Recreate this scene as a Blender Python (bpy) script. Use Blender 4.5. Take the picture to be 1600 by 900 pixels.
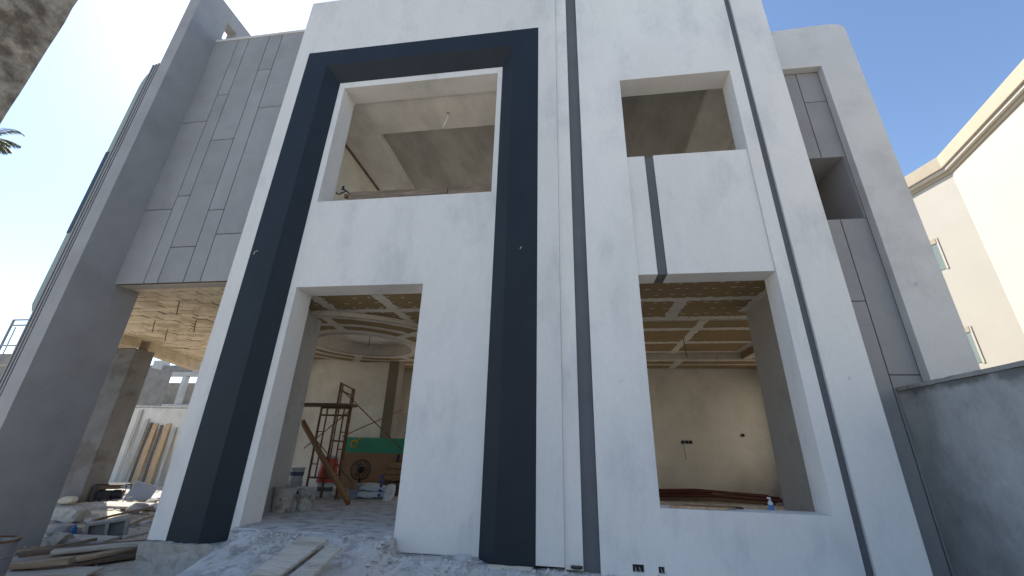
import bpy, bmesh, math, random
from mathutils import Vector, Matrix, noise
R = math.radians
for o in list(bpy.data.objects): bpy.data.objects.remove(o)
sc = bpy.context.scene
C = sc.collection
rnd = random.Random(7)

# ------------------------------------------------------------------ camera, sky, sun, exposure
F_PX, PITCH, YAW, ROLL = 642.2, R(21.898), R(-8.557), R(1.694)
CAM = Vector((0.0, -6.2, 1.326))
fwd = Vector((math.sin(YAW)*math.cos(PITCH), math.cos(YAW)*math.cos(PITCH), math.sin(PITCH)))
rt0 = Vector((math.cos(YAW), -math.sin(YAW), 0)); up0 = rt0.cross(fwd)
rt = rt0*math.cos(ROLL)+up0*math.sin(ROLL); up = up0*math.cos(ROLL)-rt0*math.sin(ROLL)
cd = bpy.data.cameras.new('camera'); cam = bpy.data.objects.new('camera', cd); C.objects.link(cam)
cd.sensor_fit = 'HORIZONTAL'; cd.sensor_width = 36; cd.lens = F_PX/1600*36; cd.clip_start = .05; cd.clip_end = 4000
m3 = Matrix((rt, up, -fwd)).transposed()
cam.matrix_world = Matrix.Translation(CAM) @ m3.to_4x4()
sc.camera = cam
SUN_EL, SUN_AZ = R(46.0), R(-53.0)            # azimuth clockwise from +Y
sdir = Vector((math.sin(SUN_AZ)*math.cos(SUN_EL), math.cos(SUN_AZ)*math.cos(SUN_EL), math.sin(SUN_EL)))
w = bpy.data.worlds.new('World'); sc.world = w; w.use_nodes = True
wn = w.node_tree.nodes; bg = wn['Background']
sky = wn.new('ShaderNodeTexSky'); sky.sky_type = 'NISHITA'; sky.sun_disc = False
sky.sun_elevation = SUN_EL; sky.sun_rotation = SUN_AZ; sky.air_density = 1.0; sky.dust_density = .32; sky.ozone_density = 2.5
hs = wn.new('ShaderNodeHueSaturation'); hs.inputs['Saturation'].default_value = 1.0
w.node_tree.links.new(sky.outputs[0], hs.inputs['Color']); w.node_tree.links.new(hs.outputs[0], bg.inputs[0]); bg.inputs[1].default_value = 0.105
sl = bpy.data.lights.new('sun', 'SUN'); sl.energy = 3.6; sl.angle = R(.53); sl.color = (1, .94, .85)
so = bpy.data.objects.new('sun', sl); C.objects.link(so); so.rotation_euler = sdir.to_track_quat('Z', 'Y').to_euler(); so.location = (-20, 15, 30)
sc.view_settings.view_transform = 'Standard'; sc.view_settings.look = 'None'; sc.view_settings.gamma = 1
sc.view_settings.exposure = 1.2
sc.render.engine = 'CYCLES'
sc.cycles.max_bounces = 8; sc.cycles.diffuse_bounces = 6

def ray(px, py):
    d = rt*((px-800)/F_PX) - up*((py-450)/F_PX) + fwd
    return d
def PZ(px, py, z):
    d = ray(px, py); return CAM + d*((z-CAM.z)/d.z)
def PY(px, py, y):
    d = ray(px, py); return CAM + d*((y-CAM.y)/d.y)

# ------------------------------------------------------------------ materials
def mat(name, col, rough=.85, var=.10, scale=1.2, bump=.15, bscale=35., col2=None, thr=.58, soft=.08, c2scale=2.5, metal=0, stretch=(1,1,1), spec=.3, fine=.06, bdist=.01, coat=0):
    m = bpy.data.materials.new(name); m.use_nodes = True
    t = m.node_tree; N = t.nodes; L = t.links; b = N['Principled BSDF']
    b.inputs['Roughness'].default_value = rough; b.inputs['Metallic'].default_value = metal
    b.inputs['Specular IOR Level'].default_value = spec
    if coat: b.inputs['Coat Weight'].default_value = coat
    tc = N.new('ShaderNodeTexCoord'); mp = N.new('ShaderNodeMapping'); mp.inputs['Scale'].default_value = stretch
    oi = N.new('ShaderNodeObjectInfo'); add = N.new('ShaderNodeVectorMath'); add.operation = 'ADD'
    sclr = N.new('ShaderNodeMath'); sclr.operation = 'MULTIPLY'; sclr.inputs[1].default_value = 17.3
    L.new(oi.outputs['Random'], sclr.inputs[0]); L.new(tc.outputs['Object'], add.inputs[0]); L.new(sclr.outputs[0], add.inputs[1])
    L.new(add.outputs[0], mp.inputs[0])
    def nz(s, det=4, rg=.6):
        n = N.new('ShaderNodeTexNoise'); n.inputs['Scale'].default_value = s; n.inputs['Detail'].default_value = det; n.inputs['Roughness'].default_value = rg
        L.new(mp.outputs[0], n.inputs[0]); return n
    def mul(cin, nfac, v):
        mr = N.new('ShaderNodeMapRange'); mr.inputs[1].default_value = .3; mr.inputs[2].default_value = .7
        mr.inputs[3].default_value = 1-v; mr.inputs[4].default_value = 1+v; L.new(nfac, mr.inputs[0])
        mx = N.new('ShaderNodeMix'); mx.data_type = 'RGBA'; mx.blend_type = 'MULTIPLY'; mx.inputs[0].default_value = 1
        L.new(cin, mx.inputs[6]); L.new(mr.outputs[0], mx.inputs[7]); return mx.outputs[2]
    rgb = N.new('ShaderNodeRGB'); rgb.outputs[0].default_value = (*col, 1); c = rgb.outputs[0]
    if col2:
        n2 = nz(c2scale, 6, .65); mr = N.new('ShaderNodeMapRange'); mr.interpolation_type = 'SMOOTHSTEP'
        mr.inputs[1].default_value = thr-soft; mr.inputs[2].default_value = thr+soft; L.new(n2.outputs[0], mr.inputs[0])
        mx = N.new('ShaderNodeMix'); mx.data_type = 'RGBA'; mx.inputs[7].default_value = (*col2, 1); L.new(mr.outputs[0], mx.inputs[0]); L.new(c, mx.inputs[6]); c = mx.outputs[2]
    if var: c = mul(c, nz(scale, 5).outputs[0], var)
    nf = nz(bscale, 4)
    if fine: c = mul(c, nf.outputs[0], fine)
    rv = N.new('ShaderNodeMapRange'); rv.inputs[3].default_value = .93; rv.inputs[4].default_value = 1.07; L.new(oi.outputs['Random'], rv.inputs[0])
    mx = N.new('ShaderNodeMix'); mx.data_type = 'RGBA'; mx.blend_type = 'MULTIPLY'; mx.inputs[0].default_value = 1
    L.new(c, mx.inputs[6]); L.new(rv.outputs[0], mx.inputs[7]); c = mx.outputs[2]
    L.new(c, b.inputs['Base Color'])
    if bump:
        bn = N.new('ShaderNodeBump'); bn.inputs['Strength'].default_value = bump; bn.inputs['Distance'].default_value = bdist
        L.new(nf.outputs[0], bn.inputs['Height']); L.new(bn.outputs[0], b.inputs['Normal'])
    return m
M = {}
M['white'] = mat('white_plaster', (.685,.67,.64), var=.05, scale=.9, bump=.25, bscale=22, col2=(.57,.565,.555), thr=.60, soft=.12, c2scale=1.3, stretch=(1,1,.45), fine=.03)
M['navy'] = mat('navy_paint', (.014,.020,.028), rough=.62, var=.14, scale=1.5, bump=.35, bscale=60, fine=.10, stretch=(1,1,.6))
M['grey'] = mat('grey_paint', (.29,.289,.292), var=.07, scale=1.3, bump=.25, bscale=30, col2=(.25,.248,.25), thr=.6, soft=.15, c2scale=1.1, fine=.04)
M['groove'] = mat('dark_grey_paint', (.125,.128,.138), var=.08, bump=.2)
M['joint'] = mat('dark_joint', (.03,.03,.035), var=.1)
M['tower'] = mat('off_white_plaster', (.56,.555,.54), var=.06, scale=.9, bump=.25, bscale=22, col2=(.48,.475,.46), thr=.58, soft=.14, c2scale=1.2, fine=.03)
M['cream'] = mat('cream_plaster', (.67,.63,.55), var=.09, scale=1.1, bump=.25, bscale=18, col2=(.57,.53,.455), thr=.57, soft=.12, c2scale=1.0)
M['inner'] = mat('raw_grey_plaster', (.42,.40,.37), var=.10, bump=.25, col2=(.33,.31,.285), thr=.56, soft=.12, c2scale=1.2)
M['ceil'] = mat('skimmed_ceiling', (.74,.71,.65), var=.12, scale=1.6, bump=.15, col2=(.62,.59,.54), thr=.56, soft=.16, c2scale=1.3, stretch=(1,.5,1))
M['ceil_shade'] = mat('skimmed_ceiling_shaded', (.44,.42,.375), var=.14, scale=1.8, bump=.15, col2=(.34,.32,.285), thr=.52, soft=.16, c2scale=1.5, stretch=(1,.4,1))  # same skim, with the shade of the raised trays put into its colour
M['gyps'] = mat('plasterboard_paper', (.26,.18,.09), var=.12, bump=.08, fine=.05)
M['tape'] = mat('joint_compound', (.56,.52,.46), var=.10, bump=.2, col2=(.42,.37,.29), thr=.62, soft=.06, c2scale=9)
M['concrete'] = mat('rough_concrete', (.36,.345,.32), var=.18, scale=2.2, bump=.6, bscale=16, col2=(.22,.205,.185), thr=.57, soft=.1, c2scale=2.2, bdist=.03)
M['pier'] = mat('stained_pier_concrete', (.36,.315,.25), var=.25, scale=4, bump=.8, bscale=16, col2=(.15,.12,.09), thr=.52, soft=.12, c2scale=5.5, bdist=.02, fine=.2)
M['bwall'] = mat('stained_boundary_plaster', (.45,.455,.44), var=.22, scale=.9, bump=.3, bscale=20, col2=(.26,.265,.26), thr=.53, soft=.16, c2scale=.75, stretch=(1,1,.7))
def drip(m, z0, dark):
    t = m.node_tree; N = t.nodes; L = t.links; b = N['Principled BSDF']; src = b.inputs['Base Color'].links[0].from_socket
    tc = N.new('ShaderNodeTexCoord'); sx = N.new('ShaderNodeSeparateXYZ'); L.new(tc.outputs['Object'], sx.inputs[0])
    n = N.new('ShaderNodeTexNoise'); n.inputs['Scale'].default_value = 2.2; n.inputs['Detail'].default_value = 6; L.new(tc.outputs['Object'], n.inputs[0])
    a = N.new('ShaderNodeMath'); a.operation = 'MULTIPLY_ADD'; L.new(n.outputs[0], a.inputs[0]); a.inputs[1].default_value = .55; L.new(sx.outputs[2], a.inputs[2])
    mr = N.new('ShaderNodeMapRange'); mr.interpolation_type = 'SMOOTHSTEP'; mr.inputs[1].default_value = z0; mr.inputs[2].default_value = z0+.12; mr.inputs[4].default_value = .8; L.new(a.outputs[0], mr.inputs[0])
    mx = N.new('ShaderNodeMix'); mx.data_type = 'RGBA'; mx.inputs[7].default_value = (*dark, 1); L.new(mr.outputs[0], mx.inputs[0]); L.new(src, mx.inputs[6]); L.new(mx.outputs[2], b.inputs['Base Color'])
drip(M['bwall'], 2.46, (.10,.10,.095))
M['column'] = mat('shuttered_concrete', (.165,.16,.155), var=.15, scale=2, bump=.3, col2=(.12,.11,.10), thr=.57, c2scale=1.5)
M['woodmid'] = mat('grimy_plank', (.17,.125,.085), var=.25, scale=2.5, bump=.4, bscale=18, stretch=(.5,6,6), col2=(.28,.22,.16), thr=.58, c2scale=3, fine=.2)
M['pillar'] = mat('dark_brown_concrete', (.20,.17,.13), var=.15)
M['timber'] = mat('rust_brown_timber', (.24,.13,.06), var=.25, scale=2.5, bump=.4, bscale=18, stretch=(.35,6,6), fine=.2)
M['sand'] = mat('sandy_ground', (.46,.405,.33), var=.15, scale=.6, bump=.7, bscale=7, col2=(.32,.275,.215), thr=.55, soft=.1, c2scale=1.6, bdist=.04, fine=.12)
M['dust'] = mat('cement_dust', (.50,.49,.47), var=.18, scale=3, bump=.6, bscale=14, col2=(.30,.285,.265), thr=.55, soft=.08, c2scale=4, bdist=.02)
M['chunk'] = mat('broken_concrete', (.44,.42,.385), var=.15, scale=4, bump=.5, bscale=22, col2=(.33,.30,.26), thr=.56, c2scale=5, bdist=.02)
M['chunk2'] = mat('broken_cream_block', (.55,.48,.36), var=.15, scale=4, bump=.5, bscale=22, bdist=.02)
M['block'] = mat('cement_block', (.31,.30,.285), var=.12, scale=5, bump=.6, bscale=60, fine=.2)
M['wood'] = mat('weathered_timber', (.33,.245,.165), var=.22, scale=2.5, bump=.4, bscale=18, stretch=(.35,6,6), col2=(.20,.145,.10), thr=.56, c2scale=2.0, fine=.2)
M['woodpale'] = mat('dusty_timber', (.47,.43,.37), var=.16, scale=2.5, bump=.4, bscale=18, stretch=(.35,6,6), col2=(.33,.28,.22), thr=.58, c2scale=2.2, fine=.15)
M['wooddark'] = mat('dark_timber', (.15,.10,.07), var=.25, scale=2.5, bump=.4, bscale=18, stretch=(.35,6,6), fine=.2)
M['woodwarm'] = mat('pine_plank', (.50,.33,.18), var=.18, scale=2.5, bump=.3, bscale=18, stretch=(6,6,.35), col2=(.36,.22,.11), thr=.58, c2scale=2.2, fine=.15)
M['rust'] = mat('rusty_steel', (.16,.075,.035), rough=.7, var=.25, scale=6, bump=.3, bscale=60, metal=.3, col2=(.27,.16,.08), thr=.58, c2scale=8)
M['steel'] = mat('grey_steel', (.30,.30,.33), rough=.5, var=.12, metal=.5, bump=.1)
M['black'] = mat('black_metal', (.018,.018,.02), rough=.5, var=.2, bump=.1)
M['red'] = mat('red_plastic', (.52,.045,.025), rough=.4, var=.08, bump=.03, spec=.5)
M['pail'] = mat('white_pail_plastic', (.55,.57,.58), rough=.5, var=.10, bump=.05, col2=(.28,.29,.30), thr=.62, c2scale=7, spec=.5)
M['pailblue'] = mat('blue_label_print', (.10,.13,.18), rough=.5, var=.1, bump=0)
M['crust'] = mat('cement_crusted_pail', (.40,.37,.32), var=.2, scale=6, bump=.7, bscale=25, col2=(.16,.145,.12), thr=.58, c2scale=7)
M['sack'] = mat('white_woven_sack', (.58,.60,.63), rough=.7, var=.1, scale=5, bump=.5, bscale=14, bdist=.02)
M['sackblue'] = mat('sack_blue_print', (.04,.07,.28), rough=.7, var=.1, bump=0)
M['sackbrown'] = mat('brown_paper_sack', (.30,.18,.09), var=.15, scale=5, bump=.4, bscale=14, bdist=.02)
M['greenb'] = mat('green_plasterboard', (.06,.27,.17), var=.06, bump=.05)
M['brownb'] = mat('brown_board', (.25,.15,.085), var=.10, bump=.1)
M['yellow'] = mat('yellow_plastic', (.50,.33,.03), rough=.5, var=.1, bump=.05)
M['pipe'] = mat('dark_red_pipe', (.09,.022,.018), rough=.5, var=.2, bump=.05)
M['wire'] = mat('pale_wire', (.62,.61,.58), var=.05, bump=0)
M['wiredark'] = mat('dark_wire', (.05,.045,.04), var=.05, bump=0)
M['bluegrey'] = mat('blue_grey_board', (.28,.31,.38), var=.1, bump=.15)
M['blue'] = mat('blue_plastic', (.05,.16,.42), rough=.4, var=.05, bump=0)
M['clear'] = mat('milky_bottle_plastic', (.55,.57,.58), rough=.25, var=.03, bump=0, spec=.5)
M['neigh'] = mat('cream_render', (.53,.495,.425), var=.03, bump=.12, fine=.02)
M['neightrim'] = mat('tan_trim', (.46,.39,.285), var=.06, bump=.1)
M['pane'] = mat('pale_green_glass', (.22,.27,.235), rough=.08, var=.04, bump=0, spec=.6)
M['net'] = mat('green_net', (.05,.22,.15), var=.15, bump=.2)
M['palebay'] = mat('pale_green_render', (.27,.33,.30), var=.06, bump=.15)
M['glassnavy'] = mat('navy_glazing', (.022,.03,.042), rough=.5, var=.1, bump=0, spec=.6)
M['farwhite'] = mat('far_white_render', (.55,.53,.48), var=.1, bump=.1)
M['farblock'] = mat('far_blockwork', (.27,.25,.22), var=.2, scale=2, bump=.3)
M['soffit'] = mat('formwork_soffit', (.66,.57,.43), var=.16, scale=3, bump=.35, bscale=20, col2=(.38,.30,.20), thr=.57, c2scale=3)
M['soffit2'] = mat('formwork_soffit_dark', (.50,.41,.29), var=.2, scale=3, bump=.35, bscale=20)
M['frond'] = mat('palm_leaf', (.13,.16,.09), rough=.6, var=.2, bump=0)
M['trunk'] = mat('palm_trunk', (.14,.10,.07), var=.25, scale=5, bump=.6, bscale=20)

# ------------------------------------------------------------------ helpers
class MB:
    def __init__(s): s.v = []; s.f = []
    def add(s, vs, fs):
        n = len(s.v); s.v += [tuple(v) for v in vs]; s.f += [tuple(i+n for i in f) for f in fs]; return s
    def box(s, x0, x1, y0, y1, z0, z1):
        return s.add([(x0,y0,z0),(x1,y0,z0),(x1,y1,z0),(x0,y1,z0),(x0,y0,z1),(x1,y0,z1),(x1,y1,z1),(x0,y1,z1)],
            [(0,3,2,1),(4,5,6,7),(0,1,5,4),(1,2,6,5),(2,3,7,6),(3,0,4,7)])
    def hexa(s, p):   # 8 points, bottom ring then top ring
        return s.add(p, [(0,3,2,1),(4,5,6,7),(0,1,5,4),(1,2,6,5),(2,3,7,6),(3,0,4,7)])
    def quad(s, a, b, c, d): return s.add([a,b,c,d], [(0,1,2,3)])
    def prism(s, poly, axis, a, b):   # poly in the two other axes, extruded along axis from a to b
        def P(u, v, t): return {'x':(t,u,v), 'y':(u,t,v), 'z':(u,v,t)}[axis]
        n = len(poly); vs = [P(u,v,a) for u,v in poly]+[P(u,v,b) for u,v in poly]
        return s.add(vs, [tuple(range(n)), tuple(range(2*n-1, n-1, -1))]+[(i, i+n, (i+1)%n+n, (i+1)%n) for i in range(n)])
    def tube(s, pts, r, seg=8, cap=True):
        pts = [Vector(p) for p in pts]; rings = []
        for i, p in enumerate(pts):
            d = (pts[min(i+1, len(pts)-1)]-pts[max(i-1, 0)]).normalized()
            a = d.cross(Vector((0,0,1)) if abs(d.z) < .9 else Vector((1,0,0))).normalized(); b = d.cross(a)
            rr = r[i] if isinstance(r, (list, tuple)) else r
            rings.append([p+(a*math.cos(2*math.pi*k/seg)+b*math.sin(2*math.pi*k/seg))*rr for k in range(seg)])
        vs = [q for rg in rings for q in rg]; fs = []
        for i in range(len(rings)-1):
            for k in range(seg):
                k2 = (k+1) % seg; fs.append((i*seg+k, i*seg+k2, (i+1)*seg+k2, (i+1)*seg+k))
        if cap: fs += [tuple(range(seg-1, -1, -1)), tuple(range((len(rings)-1)*seg, len(rings)*seg))]
        return s.add(vs, fs)
    def lathe(s, prof, seg=20, c=(0,0,0), cap0=True, cap1=True):
        vs = [(c[0]+r*math.cos(2*math.pi*k/seg), c[1]+r*math.sin(2*math.pi*k/seg), c[2]+z) for r, z in prof for k in range(seg)]; fs = []
        for i in range(len(prof)-1):
            for k in range(seg):
                k2 = (k+1) % seg; fs.append((i*seg+k, i*seg+k2, (i+1)*seg+k2, (i+1)*seg+k))
        if cap0: fs.append(tuple(range(seg-1, -1, -1)))
        if cap1: fs.append(tuple(range((len(prof)-1)*seg, len(prof)*seg)))
        return s.add(vs, fs)
    def build(s, name, m, parent=None, bevel=0, smooth=False, seg=1):
        me = bpy.data.meshes.new(name); me.from_pydata(s.v, [], s.f); me.materials.append(M[m] if isinstance(m, str) else m)
        bm = bmesh.new(); bm.from_mesh(me); bmesh.ops.recalc_face_normals(bm, faces=bm.faces)
        if bevel:
            ed = [e for e in bm.edges if len(e.link_faces) == 2 and e.calc_face_angle(0) > .5]
            bmesh.ops.bevel(bm, geom=ed, offset=bevel, segments=seg, affect='EDGES', clamp_overlap=True)
        bm.to_mesh(me); bm.free()
        if smooth:
            for p in me.polygons: p.use_smooth = True
        o = bpy.data.objects.new(name, me); C.objects.link(o); o.parent = parent
        return o
def tag(o, label=None, cat=None, group=None, kind=None):
    if label: o['label'] = label
    if cat: o['category'] = cat
    if group: o['group'] = group
    if kind: o['kind'] = kind
    return o
def thing(name, label, cat, loc=(0,0,0), rz=0, group=None):
    o = bpy.data.objects.new(name, None); C.objects.link(o); o.location = loc; o.rotation_euler = (0,0,rz)
    o.empty_display_size = .1
    return tag(o, label, cat, group)
def copy_tree(o, parent=None):
    c = o.copy(); C.objects.link(c); c.parent = parent
    for ch in list(o.children): copy_tree(ch, c)
    return c
def bx(name, m, parent, x0, x1, y0, y1, z0, z1, bevel=0.004):
    return MB().box(x0,x1,y0,y1,z0,z1).build(name, m, parent, bevel)
def wall_xz(x0, x1, z0, z1, yf, yb, holes):
    """slab with rectangular openings, facing -Y; reveals included"""
    holes = [(max(h[0], x0), min(h[1], x1), max(h[2], z0), min(h[3], z1)) for h in holes]
    xs = sorted({x0, x1, *[h[0] for h in holes], *[h[1] for h in holes]}); zs = sorted({z0, z1, *[h[2] for h in holes], *[h[3] for h in holes]})
    b = MB(); idx = {}
    def vid(i, k, y):
        key = (i, k, y)
        if key not in idx: idx[key] = len(b.v); b.v.append((xs[i], y, zs[k]))
        return idx[key]
    nx, nz = len(xs)-1, len(zs)-1
    def solid(i, k):
        if not (0 <= i < nx and 0 <= k < nz): return False
        cx, cz = (xs[i]+xs[i+1])/2, (zs[k]+zs[k+1])/2
        return not any(h[0] < cx < h[1] and h[2] < cz < h[3] for h in holes)
    for i in range(nx):
        for k in range(nz):
            if not solid(i, k): continue
            b.f.append((vid(i,k,yf), vid(i+1,k,yf), vid(i+1,k+1,yf), vid(i,k+1,yf)))
            b.f.append((vid(i,k,yb), vid(i,k+1,yb), vid(i+1,k+1,yb), vid(i+1,k,yb)))
            if not solid(i-1,k): b.f.append((vid(i,k,yf), vid(i,k+1,yf), vid(i,k+1,yb), vid(i,k,yb)))
            if not solid(i+1,k): b.f.append((vid(i+1,k,yf), vid(i+1,k,yb), vid(i+1,k+1,yb), vid(i+1,k+1,yf)))
            if not solid(i,k-1): b.f.append((vid(i,k,yf), vid(i,k,yb), vid(i+1,k,yb), vid(i+1,k,yf)))
            if not solid(i,k+1): b.f.append((vid(i,k+1,yf), vid(i+1,k+1,yf), vid(i+1,k+1,yb), vid(i,k+1,yb)))
    return b
def obox(c, ax, ay, az, sx, sy, sz):
    c = Vector(c); P = []
    for kz in (-.5, .5):
        for kx, ky in ((-.5,-.5),(.5,-.5),(.5,.5),(-.5,.5)): P.append(c+ax*kx*sx+ay*ky*sy+az*kz*sz)
    return P
def plank(p0, p1, wdt, th, m, label, group, name='wooden_plank', roll=0., cat='plank'):
    """plank from p0 to p1 (centre line), long axis = local X"""
    p0 = Vector(p0); p1 = Vector(p1); d = p1-p0; L = d.length; d.normalize()
    side = Vector((0,0,1)).cross(d)
    if side.length < .05: side = Vector((1,0,0))
    side.normalize(); n = d.cross(side)
    side2 = side*math.cos(roll)+n*math.sin(roll); n2 = d.cross(side2)
    b = MB(); K = 6; j = rnd.random()*.01
    vs = []
    for i in range(K+1):
        x = (i/K-.5)*L; e = .003*math.sin(i*2.3+L*7); bw = .006*math.sin(i*1.1+L*3)
        for yy, zz in ((-.5,-.5),(.5,-.5),(.5,.5),(-.5,.5)): vs.append((x+rnd.uniform(-.008,.008)*(i in (0,K)), yy*wdt*(1+rnd.uniform(-.02,.02))+e, zz*th+bw))
    fs = [(0,1,2,3), tuple(K*4+q for q in (3,2,1,0))]
    for i in range(K):
        for q in range(4): fs.append((i*4+q, (i+1)*4+q, (i+1)*4+(q+1)%4, i*4+(q+1)%4))
    b.add(vs, fs)
    o = b.build(name, m, None, .004)
    o.matrix_world = Matrix.Translation((p0+p1)/2) @ Matrix((d, side2, n2)).transposed().to_4x4()
    return tag(o, label, cat, group)
def chunk_mesh(seed, sx, sy, sz, flat=.5, sub=2):
    r = random.Random(seed); bm = bmesh.new(); bmesh.ops.create_icosphere(bm, subdivisions=sub, radius=.62)
    pl = []
    for _ in range(9):
        n = Vector((r.gauss(0,1), r.gauss(0,1), r.gauss(0,1))).normalized(); pl.append((n, r.uniform(.30,.46)))
    pl += [(Vector((0,0,-1)), .36), (Vector((0,0,1)), .4)]
    for v in bm.verts:
        for n, d in pl:
            e = v.co.dot(n)-d
            if e > 0: v.co -= n*e
        v.co += Vector((r.uniform(-.012,.012), r.uniform(-.012,.012), r.uniform(-.012,.012)))
        v.co.x *= sx; v.co.y *= sy; v.co.z *= sz
    zmin = min(v.co.z for v in bm.verts)
    for v in bm.verts: v.co.z -= zmin
    me = bpy.data.meshes.new('chunk'); bm.to_mesh(me); bm.free(); return me

# ------------------------------------------------------------------ ground
GZ = -.45
def gh(x, y):
    n = noise.noise(Vector((x*.5, y*.5, 3)))*.05 + noise.noise(Vector((x*1.7, y*1.7, 9)))*.025
    z = GZ + n*min(1, (abs(x)+abs(y))/3)
    if -17 < x < -6.3 and .5 < y < 11:        # heaped rubble and sand in the portico
        z += .18*max(0, 1-abs(x+13)/4.5)*max(0, 1-abs(y-6)/4.5)
    return z
def axis(lo, hi, fine0, fine1, st):
    a = [fine0+i*st for i in range(int((fine1-fine0)/st)+1)]
    g = st; x = a[0]; l = []
    while x > lo: g *= 1.6; x -= g; l.append(x)
    g = st; x = a[-1]; r_ = []
    while x < hi: g *= 1.6; x += g; r_.append(x)
    return l[::-1]+a+r_
gx = axis(-1500, 1500, -26, 8, .5); gy = axis(-1500, 1500, -9, 15, .5)
g = MB(); nx = len(gx)
g.v = [(x, y, gh(x, y) if (-27 < x < 9 and -10 < y < 16) else GZ) for y in gy for x in gx]
g.f = [(j*nx+i, j*nx+i+1, (j+1)*nx+i+1, (j+1)*nx+i) for j in range(len(gy)-1) for i in range(nx-1)]
tag(g.build('ground', 'sand', None, smooth=True), kind='structure')

# ------------------------------------------------------------------ the villa
V = thing('villa', 'unfinished two storey white villa with navy portal frame and grey panelled wing', 'house')
# main block, portal side: outer skin with the portal cut out, then the set-back wall inside the portal
FO = (-5.95, -.52, 9.98); FF = (-5.41, -1.06, 9.51); FI = (-5.13, -1.32, 9.17)
wall_xz(-6.26, -.15, 0, 11.8, 0, .22, [(FO[0], FO[1], -1, FO[2])]).build('facade_wall', 'white', V)
wall_xz(-6.255, -.155, .0, 11.7, .23, .70, [(-5.0, -2.56, -1, 4.07), (-5.0, -1.42, 5.93, 9.01)]).build('portal_wall', 'white', V)
b = MB(); e = -.004
ZB = -.02
ring = lambda f, y: [(f[0], y, ZB), (f[0], y, f[2]), (f[1], y, f[2]), (f[1], y, ZB)]
r0 = ring((FO[0]+.002, FO[1]-.002, FO[2]-.002), .215); r1 = ring((FO[0]+.002, FO[1]-.002, FO[2]-.002), e); r2 = ring(FF, e); r3 = ring(FI, .226)
b.v = r0+r1+r2+r3
for k in range(3):
    for i in range(3): b.f.append((k*4+i, k*4+i+1, (k+1)*4+i+1, (k+1)*4+i))
for i in range(3): b.f.append((12+i, 12+i+1, i+1, i))
b.f += [(0,4,8,12), (3,15,11,7)]
fr = b.build('portal_frame', 'navy', V, .003); tag(fr, 'navy blue chamfered surround')
# pilaster strip, grey groove, right-hand block
bx('pilaster', 'white', V, -.149, .085, .03, .5, -.03, 11.8)
bx('groove_strip', 'groove', V, .086, .299, .075, .5, -.05, 11.8)
wall_xz(.30, 4.03, -.25, 11.8, 0, .42, [(1.09, 3.13, .72, 8.20), (3.33, 3.44, -2, 13), (.69, .83, .0, .085), (1.0, 1.075, .0, .075)]).build('facade_wall', 'white', V)
bx('groove_strip', 'groove', V, 3.331, 3.439, .045, .41, -.25, 11.8)
wall_xz(1.092, 3.128, 4.03, 6.36, .035, .415, [(1.40, 1.55, 3, 7)]).build('spandrel', 'white', V, .004)
bx('groove_strip', 'groove', V, 1.401, 1.549, .055, .41, 4.032, 6.33)
for x0, x1, z1 in ((.69, .83, .085), (1.0, 1.075, .075)):
    bo = MB().box(x0+.004, x1-.004, .06, .4, .003, z1-.003).build('socket_box', 'black', V)
    for q in range(2):
        xx = x0+.03+q*.05
        MB().tube([(xx, .058, .05), (xx+.005, -.012, .045), (xx+.01, -.02, .0), (xx, -.014, -.04)], .003, 5).build('wire', 'wire', V)
# little wire ends sticking out of the walls
for px, py, y, s in ((403,393,-.004,1), (815,387,-.004,.6), (971,594,0,.7), (1430,443,.45,.8), (1326,590,0,.5)):
    p = PY(px, py, y)
    MB().tube([p+Vector((0,.02,0)), p+Vector((.0,-.03,.005)), p+Vector((-.02*s,-.05,-.03*s)), p+Vector((-.03*s,-.045,-.08*s))], .006, 6).build('wire', 'wire', V)
# grey panelled wing wall over the portico
CX = [-9.548, -8.84, -8.51, -7.89, -7.50, -6.262]
rows = [[4.42, 6.24, 8.80, 11.68], [4.42, 6.58, 9.65, 11.68], [4.42, 5.25, 8.16, 11.68], [4.42, 6.15, 10.4, 11.68], [4.42, 5.52, 9.08, 11.68]]
cw = bx('cladding_wall', 'joint', V, -9.548, -6.262, .635, .9, 4.44, 11.66)
for i, rr in enumerate(rows):
    for k in range(len(rr)-1):
        MB().box(CX[i]+.009*(i > 0), CX[i+1]-.009*(i < 4), .60, .634, rr[k]+.009*(k > 0), rr[k+1]-.009*(k < 2)).build('cladding_panel', 'grey', cw, .004)
bx('coping', 'tower', V, -9.549, -6.263, .58, .95, 11.681, 11.76)
# wing wall
wing = MB()
for (y0, y1, z0, z1) in ((-.15, .70, -.6, 13.1), (.70, 1.15, -.6, 12.0), (.70, 1.75, 12.62, 13.1), (1.03, 1.75, 11.9, 12.619)):
    wing.box(-9.87, -9.55, y0, y1, z0, z1)
wing.build('wing_wall', 'grey', V, .004)
for k in range(3):
    bx('fin', 'glassnavy', V, -9.906-.07*k, -9.872-.07*k, -.13, .6, .2, 10.05-.02*k, .003)
    bx('fin', 'grey', V, -9.940-.07*k, -9.908-.07*k, -.145, .6, .2, 10.06-.02*k, .003)
# bay box on the side elevation with a rounded top
pts = [(-10.085, 3.6), (-10.085, 9.9)]+[(-10.085-.2*math.sin(a), 9.3+.6*math.cos(a)) for a in [i*math.pi/16 for i in range(1, 9)]]+[(-10.285, 3.75), (-10.22, 3.6)]
bay = MB().prism(pts, 'y', -.08, .9).build('side_bay', 'palebay', V, .004)
MB().box(-10.29, -10.2, -.09, .85, PY(111, 363, -.1).z, PY(174, 236, -.1).z).build('window', 'glassnavy', bay, .004)
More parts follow.
